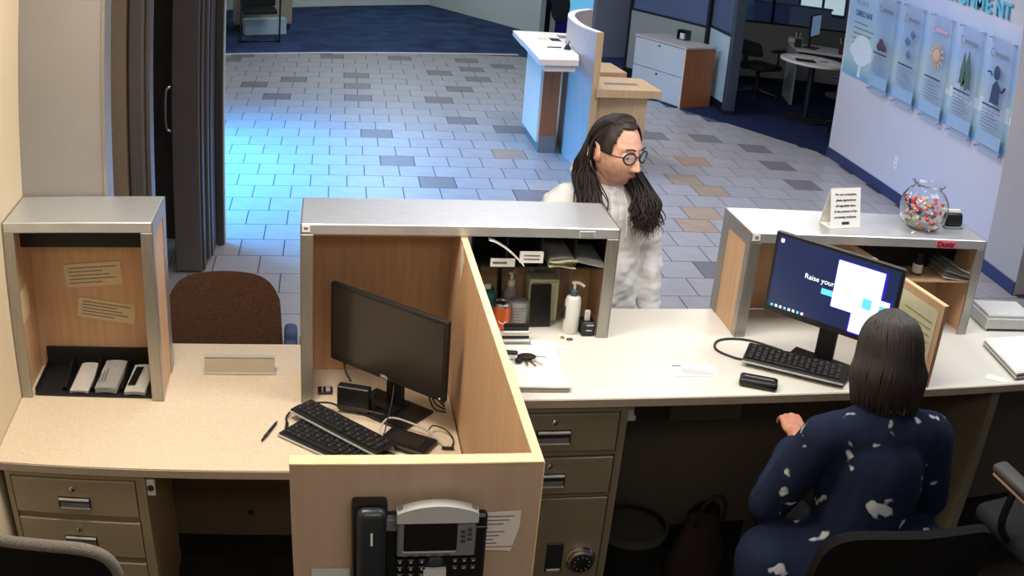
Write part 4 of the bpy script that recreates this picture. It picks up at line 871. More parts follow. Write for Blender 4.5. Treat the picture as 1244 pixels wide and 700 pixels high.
# eyes and glasses
for s_ in (-1, 1):
    e = MB().ball((s_ * .031, .0735, .010), .0125, sub=3, mx=HM).build('eye', mat('eye_white', (210, 200, 194), .3, var=(10, .05)), MAN, smooth=True)
    MB().lathe([(.0055, .0), (.0052, .0006)], 14, mx=HM @ Matrix.Translation((s_ * .031, .0862, .004)) @ Matrix.Rotation(-PI / 2, 4, 'X')).build('iris', mat('iris_brown', (40, 26, 20), .3, var=(10, .1)), e)
    MB().tube(cr([HM @ Vector((s_ * x_, y_, z_)) for x_, y_, z_ in ((.014, .099, .034), (.030, .098, .040), (.048, .086, .036))], 4), .0032, 6).build('eyebrow', 'hair', MAN, smooth=True)
MB().tube([HM @ Vector((x_ * .022, .0945 - .004 * abs(x_), -.0625 - .001 * math.cos(3 * x_))) for x_ in (-1, -.5, 0, .5, 1)], [.001, .0026, .003, .0026, .001], 8).build('lips', mat('lip', (150, 86, 78), .5, var=(40, .1)), MAN, smooth=True)
gl = thing('eyeglasses', 'black rimmed eyeglasses worn by the person in the hoodie', 'glasses', (0, 0, 0)); gl.location = MAN.location; gl.rotation_euler = MAN.rotation_euler
def rimpt(s_, a): return HM @ Vector((s_ * .0325 + .0235 * math.cos(a), .1085 - .0042 * abs(math.cos(a)) - .26 * abs(s_ * .0325 + .0235 * math.cos(a)), .008 + .0185 * math.sin(a) * (1 - .10 * math.cos(2 * a))))
for s_ in (-1, 1):
    MB().tube([rimpt(s_, 2 * PI * k / 28) for k in range(29)], .0034, 8, cap=False).build('rim', 'black', gl, smooth=True)
    MB().tube(cr([HM @ Vector((s_ * .055, .092, .012)), HM @ Vector((s_ * .071, .078, .012)), HM @ Vector((s_ * .079, .04, .010)), HM @ Vector((s_ * .080, -.005, .016)), HM @ Vector((s_ * .078, -.02, -.004))], 4), .0025, 6).build('temple', 'black', gl, smooth=True)
    MB().lathe([(.001, 0), (.021, 0), (.021, .0006), (.001, .0006)], 20, mx=HM @ Matrix.Translation((s_ * .0325, .0995, .008)) @ Matrix.Rotation(s_ * -.26, 4, 'Z') @ Matrix.Rotation(-PI / 2, 4, 'X')).build('lens', mat('lens_glass', (200, 200, 200), .05, var=(4, .02), alpha=.10), gl)
MB().tube(cr([rimpt(-1, .35), HM @ Vector((0, .112, .016)), rimpt(1, PI - .35)], 4), .0026, 6).build('bridge', 'black', gl, smooth=True)
# hoodie
m = MB()
secs = ((.84, .172, .122), (.90, .187, .134), (1.10, .190, .135), (1.25, .195, .137), (1.33, .192, .125), (1.375, .150, .105), (1.398, .105, .090), (1.410, .088, .082))
m.grid(lambda u, v: (lambda k, f: ((secs[k][1] * (1 - f) + secs[k + 1][1] * f) * math.cos(2 * PI * u), (secs[k][2] * (1 - f) + secs[k + 1][2] * f) * math.sin(2 * PI * u) + .0 , secs[k][0] * (1 - f) + secs[k + 1][0] * f))(min(6, int(v * 7)), v * 7 - min(6, int(v * 7))), 40, 29, True)
bmesh.ops.holes_fill(m.bm, edges=[e for e in m.bm.edges if e.is_boundary])
for s_ in (-1, 1):
    chain(m, [(s_ * .140, 0, 1.325), (s_ * .190, 0, 1.300), (s_ * .238, .0, 1.11), (s_ * .232, .075, .96), (s_ * .226, .118, .875)], [.085, .078, .064, .054, .044], 18, 3)
chain(m, [(.075 * math.sin(a_) * 1.15, -.025 + .092 * -math.cos(a_), 1.375 + .075 * math.cos(a_ * .5) ** 2) for a_ in [(-2.6 + 5.2 * k / 14) for k in range(15)]], [.020 + .020 * math.cos((-2.6 + 5.2 * k / 14) * .5) ** 2 for k in range(15)], 12, 2)
chain(m, [(-.05, -.10, 1.42), (0, -.125, 1.40), (.05, -.10, 1.42)], [.035, .04, .035])
me = remesh(m, .0065, 3); noise_push(me, .016, 8, 3, (1, 1, .35)); noise_push(me, .008, 17, 9, (.6, .6, 1.2))
hd = mkobj('hoodie', me, 'hoodie', MAN)
MB().grid(lambda u, v: (.176 * math.cos(2 * PI * u), .126 * math.sin(2 * PI * u), .800 + .052 * v), 60, 3, True).build('hem_rib', 'hoodie', hd, smooth=True)
for s_ in (-1, 1):
    MB().tube([(s_ * .226, .118, .880), (s_ * .2255, .126, .838)], [.040, .036], 18).build('cuff', 'hoodie', hd, smooth=40)
    MB().tube(cr([(s_ * .028, .104, 1.41), (s_ * .034, .132, 1.36), (s_ * .038, .150, 1.28), (s_ * .035, .156, 1.22)], 5), .0032, 6).build('drawstring', 'papergrey', hd, smooth=True)
MB().tube([(0, .132, 1.40), (0, .149, 1.25), (0, .150, 1.05)], .0016, 6).build('front_seam', 'papergrey', hd)
m = MB()
for s_ in (-1, 1): chain(m, [(s_ * .09, 0, .90), (s_ * .10, .02, .50), (s_ * .10, -.01, .12)], [.105, .078, .062], 16, 2)
mkobj('jeans', remesh(m, .012, 2), 'denim', MAN)
for s_ in (-1, 1): MB().ball((s_ * .105, .045, .046), .05, (.95, 2.6, .92), 3).build('shoe', 'black', MAN, smooth=True)
# hair: scalp cap plus strands
def hair_cap(Hm, face_ok, grow, parent, m_='hair'):
    m = MB(); nu, nv = 64, 40; bm = m.bm; g = {}
    for j in range(nv + 1):
        ph = PI * (.02 + .80 * j / nv)
        for i in range(nu):
            d = (math.sin(ph) * math.cos(2 * PI * i / nu), math.sin(ph) * math.sin(2 * PI * i / nu), math.cos(ph))
            p = headfn(d, grow)
            if face_ok(p): g[i, j] = bm.verts.new(Hm @ (p + Vector((0, 0, 0)) + p.normalized() * .003 * noise.noise(p * 60)))
    for j in range(nv):
        for i in range(nu):
            k = (i + 1) % nu; q = [(i, j), (k, j), (k, j + 1), (i, j + 1)]
            if all(a in g for a in q): bm.faces.new([g[a] for a in q])
    bmesh.ops.holes_fill(bm, edges=[e for e in bm.edges if e.is_boundary], sides=nu)
    bmesh.ops.solidify(bm, geom=list(bm.faces), thickness=.004)
    return m.build('scalp_hair', m_, parent, smooth=True)
def ok_man(p):
    if p.y > .015: return p.z > .095 - .088 * min(1, (abs(p.x) / .064) ** 4) * (1 if p.y < .052 else 0)
    return p.z > (.0 if p.y > -.03 else -.10)
cap = hair_cap(HM, ok_man, .006, MAN)
rr = random.Random(11); m = MB()
def strand(pts, amp, ph, r0=.0018, wf=.62):
    pts = cr(pts, 5); n = len(pts); f2 = wf * rr.uniform(.8, 1.3)
    pts = [p + Vector((math.sin(ph + i * f2), math.cos(ph * 1.3 + i * f2), .3 * math.sin(ph + i * .8))) * amp * max(0, (i / n - .38)) * 2 for i, p in enumerate(pts)]
    m.tube(pts, [r0 + .0012 * math.sin(PI * i / n) if i < n - 5 else (r0 + .0004) * (n - i) / 6 for i in range(n)], 4, cap=False)
for s_ in (-1, 1):
    for k in range(480):
        f = rr.random(); jx, jy, jz = rr.gauss(0, 1), rr.gauss(0, 1), rr.gauss(0, 1)
        p0 = HM @ headfn(Vector((s_ * (.15 + .60 * f), .42 - .70 * f, .82 - .30 * f)).normalized(), .009 + .003 * rr.random())
        p1 = HM @ headfn(Vector((s_ * (.55 + .30 * f), -.30 - .35 * f, .55 - .35 * f)).normalized(), .013 + .005 * rr.random())
        p2 = HM @ Vector((s_ * (.078 + .010 * f) + .004 * jx, -.045 - .025 * f, -.035 + .01 * jz))
        if f < .45: p1 = HM @ headfn(Vector((s_ * .9, -.25, .30)).normalized(), .014 + .005 * rr.random()); p2 = HM @ Vector((s_ * .090 + .003 * jx, -.032, -.05))
        sp = .82
        p3 = Vector((s_ * (.104 + .014 * jx), .03 + .02 * jy, 1.450 + .012 * jz))
        p4 = Vector((s_ * (.118 + .024 * jx * sp), .115 + .016 * jy, 1.385 + .012 * jz)); p5 = Vector((s_ * (.124 + .028 * jx * sp), .155 + .014 * jy, 1.325 + .015 * jz)); p6 = Vector((s_ * (.114 + .028 * jx), .165 + .014 * jy, 1.278 + .026 * rr.gauss(0, 1)))
        strand([p0, p1, p2, p3, p4, p5, p6], .011, rr.uniform(0, 6))
    for k in range(300):
        x = rr.uniform(.0, .62); q = rr.random()
        a0 = Vector((s_ * x, .62 - .45 * (x / .62) ** 2, .80 - .15 * x)).normalized(); a1 = Vector((s_ * x * 1.15, .12, .95)).normalized(); a2 = Vector((s_ * (x * .9 + .25), -.62, .62)).normalized(); a3 = Vector((s_ * (.45 + .35 * q), -.72, .02)).normalized()
        e1 = Vector((s_ * (.075 + .03 * q), -.05, 1.47)); e2 = Vector((s_ * (.105 + .03 * q), .0 + .03 * q, 1.42 - .02 * rr.random()))
        strand([HM @ headfn(a0, .005), HM @ headfn(a1, .010 + .004 * rr.random()), HM @ headfn(a2, .013), HM @ headfn(a3, .018), e1, e2], .006, rr.uniform(0, 6), .0017)
st = m.build('long_hair', 'hair', MAN, smooth=True)

# ---- the teller, seated with the back to the room side
T = thing('person', 'person in navy clothing seated at the tall counter before the lit monitor', 'person', (1.46, 2.10, 0), math.radians(-6))
HT = Matrix.Translation((0, .07, 1.435)) @ Matrix.Rotation(math.radians(-14), 4, 'X')
m = MB(); add_head(m, HT); chain(m, [(0, -.01, 1.26), (0, .03, 1.38)], [.056, .052], 16, 3)
chain(m, [(0, -.02, .80), (0, -.02, 1.0), (0, 0, 1.16)], [.125, .115, .12], 16, 3); chain(m, [(-.14, 0, 1.245), (0, -.01, 1.24), (.14, 0, 1.245)], [.05, .08, .05], 14, 3)
for s_ in (-1, 1):
    chain(m, [(s_ * .165, 0, 1.235), (s_ * .245, .05, .99), (s_ * .12, .30, 1.035)], [.048, .037, .026]); add_hand(m, (s_ * .115, .32, 1.05), (-s_ * .12, .98, .05), (0, 0, -1), 1 * s_)
    chain(m, [(s_ * .09, 0, .775), (s_ * .11, .40, .755), (s_ * .11, .42, .32)], [.085, .06, .042]); chain(m, [(s_ * .11, .40, .27), (s_ * .11, .52, .25)], [.036, .03])
mkobj('body', remesh(m, .006, 2), 'skin', T)
nav = M['navyshirt']; nt = nav.node_tree; [n_ for n_ in nt.nodes if n_.type == 'MIX'][0].inputs[7].default_value = (*lin((190, 192, 200)), 1); rp = [n_ for n_ in nt.nodes if n_.type == 'VALTORGB'][0]; rp.color_ramp.elements[0].position = .66; rp.color_ramp.elements[1].position = .70
m = MB(); chain(m, [(0, -.02, .80), (0, -.02, .97), (0, -.005, 1.15)], [.165, .150, .150], 20, 3); chain(m, [(-.145, 0, 1.235), (0, -.01, 1.24), (.145, 0, 1.235)], [.068, .10, .068], 16, 3)
for s_ in (-1, 1): chain(m, [(s_ * .165, 0, 1.225), (s_ * .262, .05, .985), (s_ * .145, .26, 1.035)], [.070, .060, .042], 16, 3)
for s_ in (-1, 1): chain(m, [(s_ * .13, -.03, .82), (s_ * .22, -.02, .82)], [.15, .13], 16, 3)
me = remesh(m, .009, 3); noise_push(me, .010, 9, 5); mkobj('navy_top', me, nav, T)
m = MB()
for s_ in (-1, 1): chain(m, [(s_ * .09, 0, .785), (s_ * .11, .40, .765), (s_ * .11, .42, .36)], [.10, .075, .06], 16, 2)
mkobj('trousers', remesh(m, .012, 2), 'blackfab', T)
for s_ in (-1, 1): MB().ball((s_ * .11, .47, .26), .048, (.95, 2.3, .85), 3).build('shoe', 'black', T, smooth=True)
hair_cap(HT, lambda p: p.y < .02 or p.z > .07, .014, T)
m = MB(); rr = random.Random(5)
for k in range(420):
    a_ = rr.uniform(PI * .95, PI * 2.05); cz0 = rr.uniform(.12, .6); d0 = Vector((math.cos(a_) * cz0, math.sin(a_) * cz0 + .15, .9)).normalized(); d1 = Vector((math.cos(a_), math.sin(a_), .05)).normalized()
    p0, p1 = HT @ headfn(d0, .017), HT @ headfn(d1, .022); pm = HT @ headfn((d0 + d1).normalized(), .024); e = Vector((math.cos(a_) * .098, math.sin(a_) * .085 + .03, 1.345 + .015 * rr.gauss(0, 1)))
    m.tube(cr([p0, pm, p1, (p1 + e) / 2 + Vector((math.cos(a_), math.sin(a_), 0)) * .012, e], 4), [.0035] * 15 + [.003, .001], 5, cap=False)
m.build('bob_hair', 'hair', T, smooth=True)

# ================================================================== THE LOBBY
# ---- check writing station with a curved screen
t = thing('writing_station', 'check writing station with a curved wood screen in the lobby', 'writing desk', (0, 0, 0))
cv = cr([(2.245, 8.66, 0), (2.175, 8.95, 0), (2.165, 9.30, 0), (2.215, 9.70, 0), (2.34, 10.02, 0), (2.54, 10.25, 0)], 6)
def offs(pts, d):
    out = []
    for i, p in enumerate(pts):
        q = (pts[min(i + 1, len(pts) - 1)] - pts[max(i - 1, 0)]).normalized(); out.append((p.x + q.y * d, p.y - q.x * d))
    return out
L0, L1 = offs(cv, 0), offs(cv, .062)
MB().poly(L0 + L1[::-1], 0.0, 1.245).build('curved_screen', 'woodgrey', t, smooth=30)
MB().poly(offs(cv, -.001) + offs(cv, .063)[::-1], 1.245, 1.255).build('screen_cap', 'papergrey', t, smooth=30)
MB().poly([L0[0], L1[0], (L1[0][0] + .006, L1[0][1] - .012), (L0[0][0] + .004, L0[0][1] - .014)], 0, 1.256).build('screen_end', 'woodpale', t)
lg = MB().poly([(1.742, 8.555), (2.10, 8.615), (2.16, 8.90), (2.155, 9.35), (2.175, 9.58), (1.765, 9.58)], .955, 1.005).build('writing_ledge', 'whitetop', t)
MB().poly([(1.80, 8.60), (2.085, 8.65), (2.10, 8.75), (1.81, 8.72)], .895, .955).build('ledge_apron', 'papergrey', t)
MB().poly([(1.775, 9.58), (2.175, 9.58), (2.24, 9.80), (2.36, 10.06), (2.50, 10.24), (1.79, 10.24)], .935, .985).build('forms_ledge', 'whitetop', t)
for k in range(3): MB().box(1.84 + .12 * k, 1.935 + .12 * k, 9.66, 9.86, .9845, .989).build('forms_slot', ('papergrey', 'greenbox', 'recess')[k], t)
MB().box(2.20, 2.30, 9.90, 10.08, .9845, .988).build('forms_slot', 'grey', t)
MB().box(1.905, 2.085, 9.215, 9.97, .10, .934).build('cabinet_body', 'whitetop', t); MB().box(1.93, 2.09, 9.203, 9.215, .16, .934).build('cabinet_end', 'woodred', t); MB().box(1.93, 2.09, 9.205, 9.96, 0, .10).build('toe_kick', 'grey', t); MB().box(1.93, 2.09, 9.200, 9.205, 0, .16).build('kick_plate', 'grey', t)
MB().box(2.31, 2.80, 8.76, 9.26, 0, .685).build('low_desk_body', 'woodpale', t); MB().poly([(2.29, 8.62), (2.91, 8.70), (2.87, 9.24), (2.29, 9.22)], .685, .755).build('low_desk_top', 'woodpale', t)
MB().poly([(2.42, 8.86), (2.75, 8.90), (2.74, 8.98), (2.42, 8.94)], .7545, .757).build('form_inlay', 'grey', t)
MB().box(2.32, 2.72, 9.50, 9.92, 0, .685).build('low_desk_body', 'papergrey', t); MB().poly([(2.30, 9.40), (2.80, 9.50), (2.76, 9.98), (2.40, 9.98)], .685, .752).build('low_desk_top', 'woodpale', t)
o = thing('pen', 'black pen on the white lobby writing ledge', 'pen', (2.0, 9.20, 1.010), .15); MB().tube([(-.07, 0, 0), (.07, 0, 0)], .006, 8).build('barrel', 'black', o, smooth=40); MB().tube([(-.082, 0, 0), (-.07, 0, 0)], [.002, .005], 8).build('tip', 'silver', o)
o = thing('pen_holder', 'small black pen holder on the white lobby writing ledge', 'pen holder', (2.11, 9.14, 1.006)); MB().lathe([(.032, 0), (.034, .006), (.022, .03), (.012, .045)], 16).build('base', 'black', o, smooth=40); MB().tube([(0, 0, .04), (.02, .02, .075)], .006, 8).build('socket', 'black', o, smooth=40)
# ---- lateral file and cubicle, turned against the lobby axes
U = Vector((.439, -.898)).normalized(); V = Vector((.898, .439)).normalized(); A0 = Vector((3.664, 12.193))
def uv(a, b): p = A0 + U * a + V * b; return (p.x, p.y)
def ubox(m, a0, a1, b0, b1, z0, z1): return m.poly([uv(a0, b0), uv(a1, b0), uv(a1, b1), uv(a0, b1)], z0, z1)
t = thing('lateral_file', 'grey two drawer lateral file with a cherry side on the lobby carpet', 'file cabinet', (0, 0, .005))
ubox(MB(), 0, .875, .012, .50, 0, .71).build('body', 'woodgrey', t); ubox(MB(), .868, .885, 0, .50, 0, .712).build('side_panel', 'woodred', t)
for z0, z1 in ((.02, .36), (.368, .705)):
    q = ubox(MB(), .008, .862, -.012, .012, z0, z1).build('drawer', mat('grey_drawer', (186, 190, 196), .5, var=(5, .05)), t); ubox(MB(), .42, .45, -.018, -.012, z1 - .05, z1 - .03).build('lock', 'darkgrey', q)
ubox(MB(), -.01, .90, -.02, .51, .712, .735).build('top', 'woodgrey', t); ubox(MB(), .868, .882, -.013, -.002, 0, .712).build('edge_strip', 'whitetop', t)
q = thing('desk_organiser', 'small black open box on the lateral file', 'box', (4.20, 11.98, .742), -.9)
for a in ((-.07, .07, -.05, .05, 0, .008), (-.07, .07, -.05, .05, .112, .12), (-.07, -.062, -.05, .05, .008, .112), (.062, .07, -.05, .05, .008, .112), (-.062, .062, .042, .05, .008, .112)): MB().box(*a).build('panel', 'black', q)
MB().box(-.04, .02, -.03, .03, .008, .08).build('note_block', 'papergrey', q)
def partition(label, p, qn, h, fab, glass_to=2.3, th=.05, ends=(1, 1), mid=()):
    p, qn = Vector(p), Vector(qn); L_ = (qn - p).length; a = math.atan2(qn.y - p.y, qn.x - p.x)
    t = thing('cubicle_partition', label, 'partition', (p.x, p.y, .005), a)
    MB().box(0, L_, -th / 2 + .005, th / 2 - .005, .10, h).build('fabric_panel', fab, t); MB().box(0, L_, -th / 2, th / 2, .0, .10).build('base_rail', 'frame', t); MB().box(0, L_, -th / 2, th / 2, h, h + .025).build('top_rail', 'frame', t)
    MB().box(0, L_, -.004, .004, h + .025, glass_to).build('glass_pane', 'glass', t); MB().box(0, L_, -th / 2, th / 2, glass_to, glass_to + .03).build('head_rail', 'frame', t)
    for x, e in ((0, ends[0]), (L_, ends[1])):
        if e: MB().box(x - .02, x + .02, -th / 2 - .004, th / 2 + .004, 0, glass_to + .03).build('post', 'frame', t)
    for x in mid: MB().box(x * L_ - .018, x * L_ + .018, -th / 2, th / 2, h + .025, glass_to).build('mullion', 'frame', t)
    return t
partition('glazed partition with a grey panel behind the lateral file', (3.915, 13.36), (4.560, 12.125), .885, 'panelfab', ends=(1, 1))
partition('glazed partition with a pale blue panel beside the lateral file', (4.600, 12.10), (4.600, 11.36), .905, 'panelblue', ends=(0, 0))
t = thing('partition_post', 'thick dark post at the corner of the glazed cubicle', 'post', (4.605, 11.26, .005)); MB().box(-.065, .065, -.05, .05, .0, 2.6, bev=.004).build('post', mat('slate_frame', (70, 78, 90), .45, .3, var=(4, .1)), t); MB().box(-.072, .072, -.055, .055, 0, .05).build('foot', 'frame', t)
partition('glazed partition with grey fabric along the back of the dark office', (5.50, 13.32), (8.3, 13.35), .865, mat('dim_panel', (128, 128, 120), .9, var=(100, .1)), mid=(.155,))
c = office_chair('dark office chair inside the glazed cubicle by the partition', (5.42, 12.38, .005), math.radians(-60), 'chairdark', .45, .78, .46)
c2_ = office_chair('dark office chair drawn up to the round table', (5.95, 10.75, .005), math.radians(30), 'chairdark', .45, .86, .48)
t = thing('blue_screen', 'blue fabric office screen beyond the glazed partition', 'screen', (6.62, 15.6, .005)); MB().box(0, .62, -.03, .03, .08, .92).build('fabric_panel', mat('blue_screen_fabric', (52, 66, 150), .9, var=(60, .1)), t); MB().box(.66, 1.4, -.03, .03, .08, .92).build('fabric_panel', 'panelblue', t); MB().box(-.02, 1.42, -.035, .035, .92, .95).build('top_rail', 'frame', t); MB().box(-.02, 1.42, -.035, .035, 0, .08).build('base_rail', 'frame', t)
t = thing('shell_chair', 'bright cyan chair beyond the glazed partition', 'chair', (6.42, 15.0, .005), .4); cyc = mat('cyan_shell', (60, 180, 220), .5, var=(10, .1)); MB().box(-.20, .20, -.20, .20, .42, .46, bev=.015, seg=2).build('seat', cyc, t, smooth=40); MB().box(-.10, .10, .18, .22, .46, .90, bev=.03, seg=3).build('backrest', cyc, t, smooth=40)
for a in (-1, 1):
    for b in (-1, 1): MB().tube([(a * .17, b * .17, 0), (a * .15, b * .15, .42)], .012, 8).build('leg', 'silver', t, smooth=True)
t = thing('round_table', 'round pale topped table in the dark cubicle', 'table', (5.62, 11.23, .005)); MB().lathe([(.40, .715), (.405, .72), (.405, .74), (.40, .745)], 36).build('table_top', 'whitetop', t, smooth=40); MB().lathe([(.04, .03), (.04, .715)], 14).build('column', 'black', t, smooth=40); MB().lathe([(.26, 0), (.26, .02), (.05, .04)], 24).build('foot', 'black', t, smooth=40)
t = thing('office_desk', 'pale topped desk at the back of the dark cubicle', 'desk', (5.78, 12.06, .005), math.radians(-14)); MB().box(0, 1.6, 0, .62, .71, .74).build('worktop', 'whitetop', t); MB().box(0, .03, 0, .62, 0, .71).build('end_panel', 'panelfab', t); MB().box(1.57, 1.6, 0, .62, 0, .71).build('end_panel', 'panelfab', t); MB().box(.03, 1.57, .55, .57, .25, .71).build('modesty_panel', 'panelfab', t)
mo, sc_, w_, h_, zz_ = monitor('monitor', 'lit monitor seen sideways on the cubicle desk', (5.95, 12.08), (6.25, 12.42), 1.20, .90, mat('pale_screen', (120, 150, 180), .3, var=(2, .1), emit=((130, 165, 200), .35)), .746, None, 0)
for k, (lb, p, sz, mt) in enumerate((('grey paper box on the cubicle desk', (5.95, 12.50), (.10, .04, .09), 'panelfab'), ('dark pen pot on the cubicle desk beside the grey box', (5.86, 12.22), (.045, .045, .11), 'black'), ('dark red pot of pens on the cubicle desk', (6.42, 12.02), (.05, .05, .13), mat('wine_plastic', (110, 40, 60), .5, var=(20, .1))), ('row of pale folders on the cubicle desk', (6.62, 12.14), (.08, .06, .18), 'papergrey'), ('tilted pale folder beside the folder row', (6.78, 12.02), (.03, .06, .17), 'papergrey'))):
    q = thing('desk_item', lb, 'office item', (p[0], p[1], .747), -.4); q.name = ('paper_box', 'pen_pot', 'pen_pot', 'folder_row', 'folder')[k]
    MB().box(-sz[0], sz[0], -sz[1], sz[1], 0, sz[2], bev=.006).build('body', mt, q)
    if k in (1, 2): 
        for j in range(4): MB().tube([(.015 * j - .02, 0, sz[2] - .02), (.03 * j - .045, .01, sz[2] + .08)], .005, 6).build('pen', ('white', 'black', 'silver', 'teal')[j], q)
    elif k >= 3: 
        for j in range(3): MB().box(-sz[0] + .01 + sz[0] * .6 * j, -sz[0] + .014 + sz[0] * .6 * j, -sz[1] - .002, -sz[1], .01, sz[2] - .01).build('spine_gap', 'ink', q)
    else: MB().box(-sz[0] + .01, sz[0] - .01, -sz[1] - .003, -sz[1], .02, sz[2] - .02).build('front_label', 'papergrey', q)
for k, (p, a, sz) in enumerate((((5.50, 11.38), .3, (.11, .15)), ((5.72, 11.30), -.2, (.10, .14)), ((5.78, 11.08), .1, (.10, .14)))):
    q = MB().box(-sz[0], sz[0], -sz[1], sz[1], 0, .002, mx=rz(a, (p[0], p[1], .7515))).build('paper_sheet', 'white'); tag(q, ('white sheet on the round table by the dark folder', 'white sheet in the middle of the round table', 'white sheet on the round table by the poster wall')[k], 'paper')
q = MB().box(-.12, .12, -.05, .05, 0, .02, bev=.004, mx=rz(-.2, (5.45, 11.10, .7515))).build('dark_folder', 'black'); tag(q, 'dark folder lying on the round table', 'folder')
# ---- far left: sled chair and beige cabinet
t = thing('sled_chair', 'black sled base chair on the far blue carpet', 'chair', (-1.08, 14.95, .005), math.radians(8))
MB().box(-.25, .25, -.22, .24, .40, .46, bev=.03, seg=3).build('seat', 'chairdark', t, smooth=40); MB().box(-.25, .25, .20, .26, .46, .95, bev=.03, seg=3).build('backrest', 'chairdark', t, smooth=40)
for s_ in (-1, 1): MB().tube(cr([(s_ * .28, .24, .64), (s_ * .28, -.22, .64), (s_ * .28, -.25, .55), (s_ * .28, -.25, .05), (s_ * .28, -.20, .014), (s_ * .28, .22, .014)], 4), .014, 8).build('sled_frame', 'black', t, smooth=True)
MB().tube([(-.28, -.20, .014), (.28, -.20, .014)], .012, 8).build('cross_bar', 'black', t, smooth=True)
t = thing('beige_cabinet', 'tall beige cabinet standing on the far blue carpet', 'cabinet', (-1.10, 16.05, .005), math.radians(10)); MB().box(-.45, .42, -.25, .30, .10, 1.5).build('body', mat('beige_laminate', (168, 156, 138), .6, var=(4, .05)), t); MB().box(-.42, .39, -.22, .28, 0, .10).build('plinth', 'frame', t); MB().box(-.445, -.02, -.262, -.25, .12, 1.48).build('door', 'beige', t); MB().box(-.01, .415, -.262, -.25, .12, 1.48).build('door', 'beige', t)
t = thing('storage_box', 'pale blue grey box in front of the beige cabinet', 'box', (-1.0, 15.52, .005), math.radians(14)); MB().box(-.35, .28, -.10, .12, 0, .20).build('body', 'panelblue', t); MB().box(-.355, .285, -.105, .125, .20, .23).build('lid', 'panelblue', t)
for x, y, z, lb in ((5.1325, 8.205, .355, 'white socket plate low on the poster wall'),):
    o = thing('wall_socket', lb, 'socket', (5.149, y, z)); MB().box(-.006, 0, -.036, .036, -.058, .058, bev=.002).build('plate', 'plasticw', o)
    for k in (-1, 1): MB().box(-.008, -.005, -.014, .014, k * .024 - .014, k * .024 + .014, bev=.002).build('outlet', 'papergrey', o)
o = thing('wall_switch', 'pale socket plate on the far lobby wall', 'socket', (2.745, 17.53, .38), math.atan2(16.35 - 19.425, 3.36 - 1.795)); MB().box(-.04, .04, -.012, -.003, -.06, .06, bev=.002).build('plate', 'plasticw', o); MB().box(-.012, .012, -.015, -.011, -.02, .02).build('outlet', 'papergrey', o)

# ---- poster wall
def wallm(y, z, x=5.149): return Matrix(((0, 0, -1, x), (-1, 0, 0, y), (0, 1, 0, z), (0, 0, 0, 1)))      # local x runs along -Y (rightwards as read), y up, z out of the wall
def mural_mat():
    m = bpy.data.materials.new('printed_mural'); m.use_nodes = True; nt = m.node_tree; N = nt.nodes; L = nt.links; b = N['Principled BSDF']; b.inputs['Roughness'].default_value = .5
    tc = N.new('ShaderNodeTexCoord'); sp = N.new('ShaderNodeSeparateXYZ'); L.new(tc.outputs['Object'], sp.inputs[0]); nz = N.new('ShaderNodeTexNoise'); nz.inputs['Scale'].default_value = 3; L.new(tc.outputs['Object'], nz.inputs['Vector'])
    ad = N.new('ShaderNodeMath'); ad.operation = 'MULTIPLY_ADD'; L.new(nz.outputs[0], ad.inputs[0]); ad.inputs[1].default_value = .25; L.new(sp.outputs['Y'], ad.inputs[2])
    rp = N.new('ShaderNodeValToRGB'); e = rp.color_ramp.elements; e[0].position = .10; e[0].color = (*lin((128, 168, 176)), 1); e[1].position = 1.15 / 1.3; e[1].color = (*lin((204, 208, 228)), 1)
    for p_, c_ in ((.22, (168, 196, 206)), (.34, (176, 198, 196)), (.55, (152, 190, 226)), (.75, (176, 200, 230))): q = e.new(p_); q.color = (*lin(c_), 1)
    mr = N.new('ShaderNodeMapRange'); mr.inputs[1].default_value = 0; mr.inputs[2].default_value = 1.4; L.new(ad.outputs[0], mr.inputs[0]); L.new(mr.outputs[0], rp.inputs[0]); L.new(rp.outputs[0], b.inputs['Base Color']); return m
MU = MB().box(0, 3.13, 0, 1.08, 0, .004).build('wall_mural', mural_mat()); MU.matrix_world = wallm(9.575, .935, 5.1485); tag(MU, 'printed blue landscape mural film on the lobby wall', 'mural')
pale = mat('pale_print', (214, 226, 234), .6, var=(6, .05)); bluep = mat('blue_print', (120, 168, 206), .6, var=(6, .08)); navp = mat('navy_print', (56, 70, 110), .6, var=(10, .1)); greyp = mat('slate_print', (120, 132, 156), .6, var=(10, .1))
def blob(m, pts, z0, z1): return m.poly(pts, z0, z1)
q = MB(); 
for cx_, cy_2, r_ in ((.36, .34, .15), (.24, .28, .11), (.48, .28, .12), (.36, .24, .14)): blob(q, [(cx_ + r_ * 1.2 * math.cos(2 * PI * k / 18), cy_2 + r_ * .75 * math.sin(2 * PI * k / 18)) for k in range(18)], .004, .0050 + .0003 * r_ * 10)
blob(q, [(.33, .02), (.39, .02), (.375, .2), (.345, .2)], .004, .005); q.build('printed_tree', pale, MU)
for k in range(14):
    hh = .05 + .10 * ((k * 7) % 5) / 5; MB().box(2.0 + .08 * k, 2.065 + .08 * k, .26, .26 + hh, .004, .005).build('printed_skyline', pale, MU)
for (x0, x1, y0, y1) in ((.0, 3.13, 0, .055),): MB().box(x0, x1, y0, y1, .004, .0046).build('printed_band', bluep, MU)
for k, (s_, z_, sz) in enumerate((('WELCOME TO', .75, .065), ('COMERICA BANK', .635, .085))): text(s_, sz, greyp if k == 0 else navp, MU, (.13, z_, .0045), (0, 0, 0), sx=.60 if k == 0 else .54, bold=.002 if k else 0)
for k in range(5): MB().box(.13, .42 + .05 * ((k * 3) % 4), .555 - .055 * k, .57 - .055 * k, .004, .0046).build('print_line', greyp, MU)
acr = mat('acrylic_panel', (176, 196, 228), .12, var=(2, .05), alpha=.22); acr2 = mat('panel_print_blue', (150, 182, 212), .5, var=(4, .1))
pinkp = mat('pink_print', (206, 166, 188), .6, var=(10, .1))
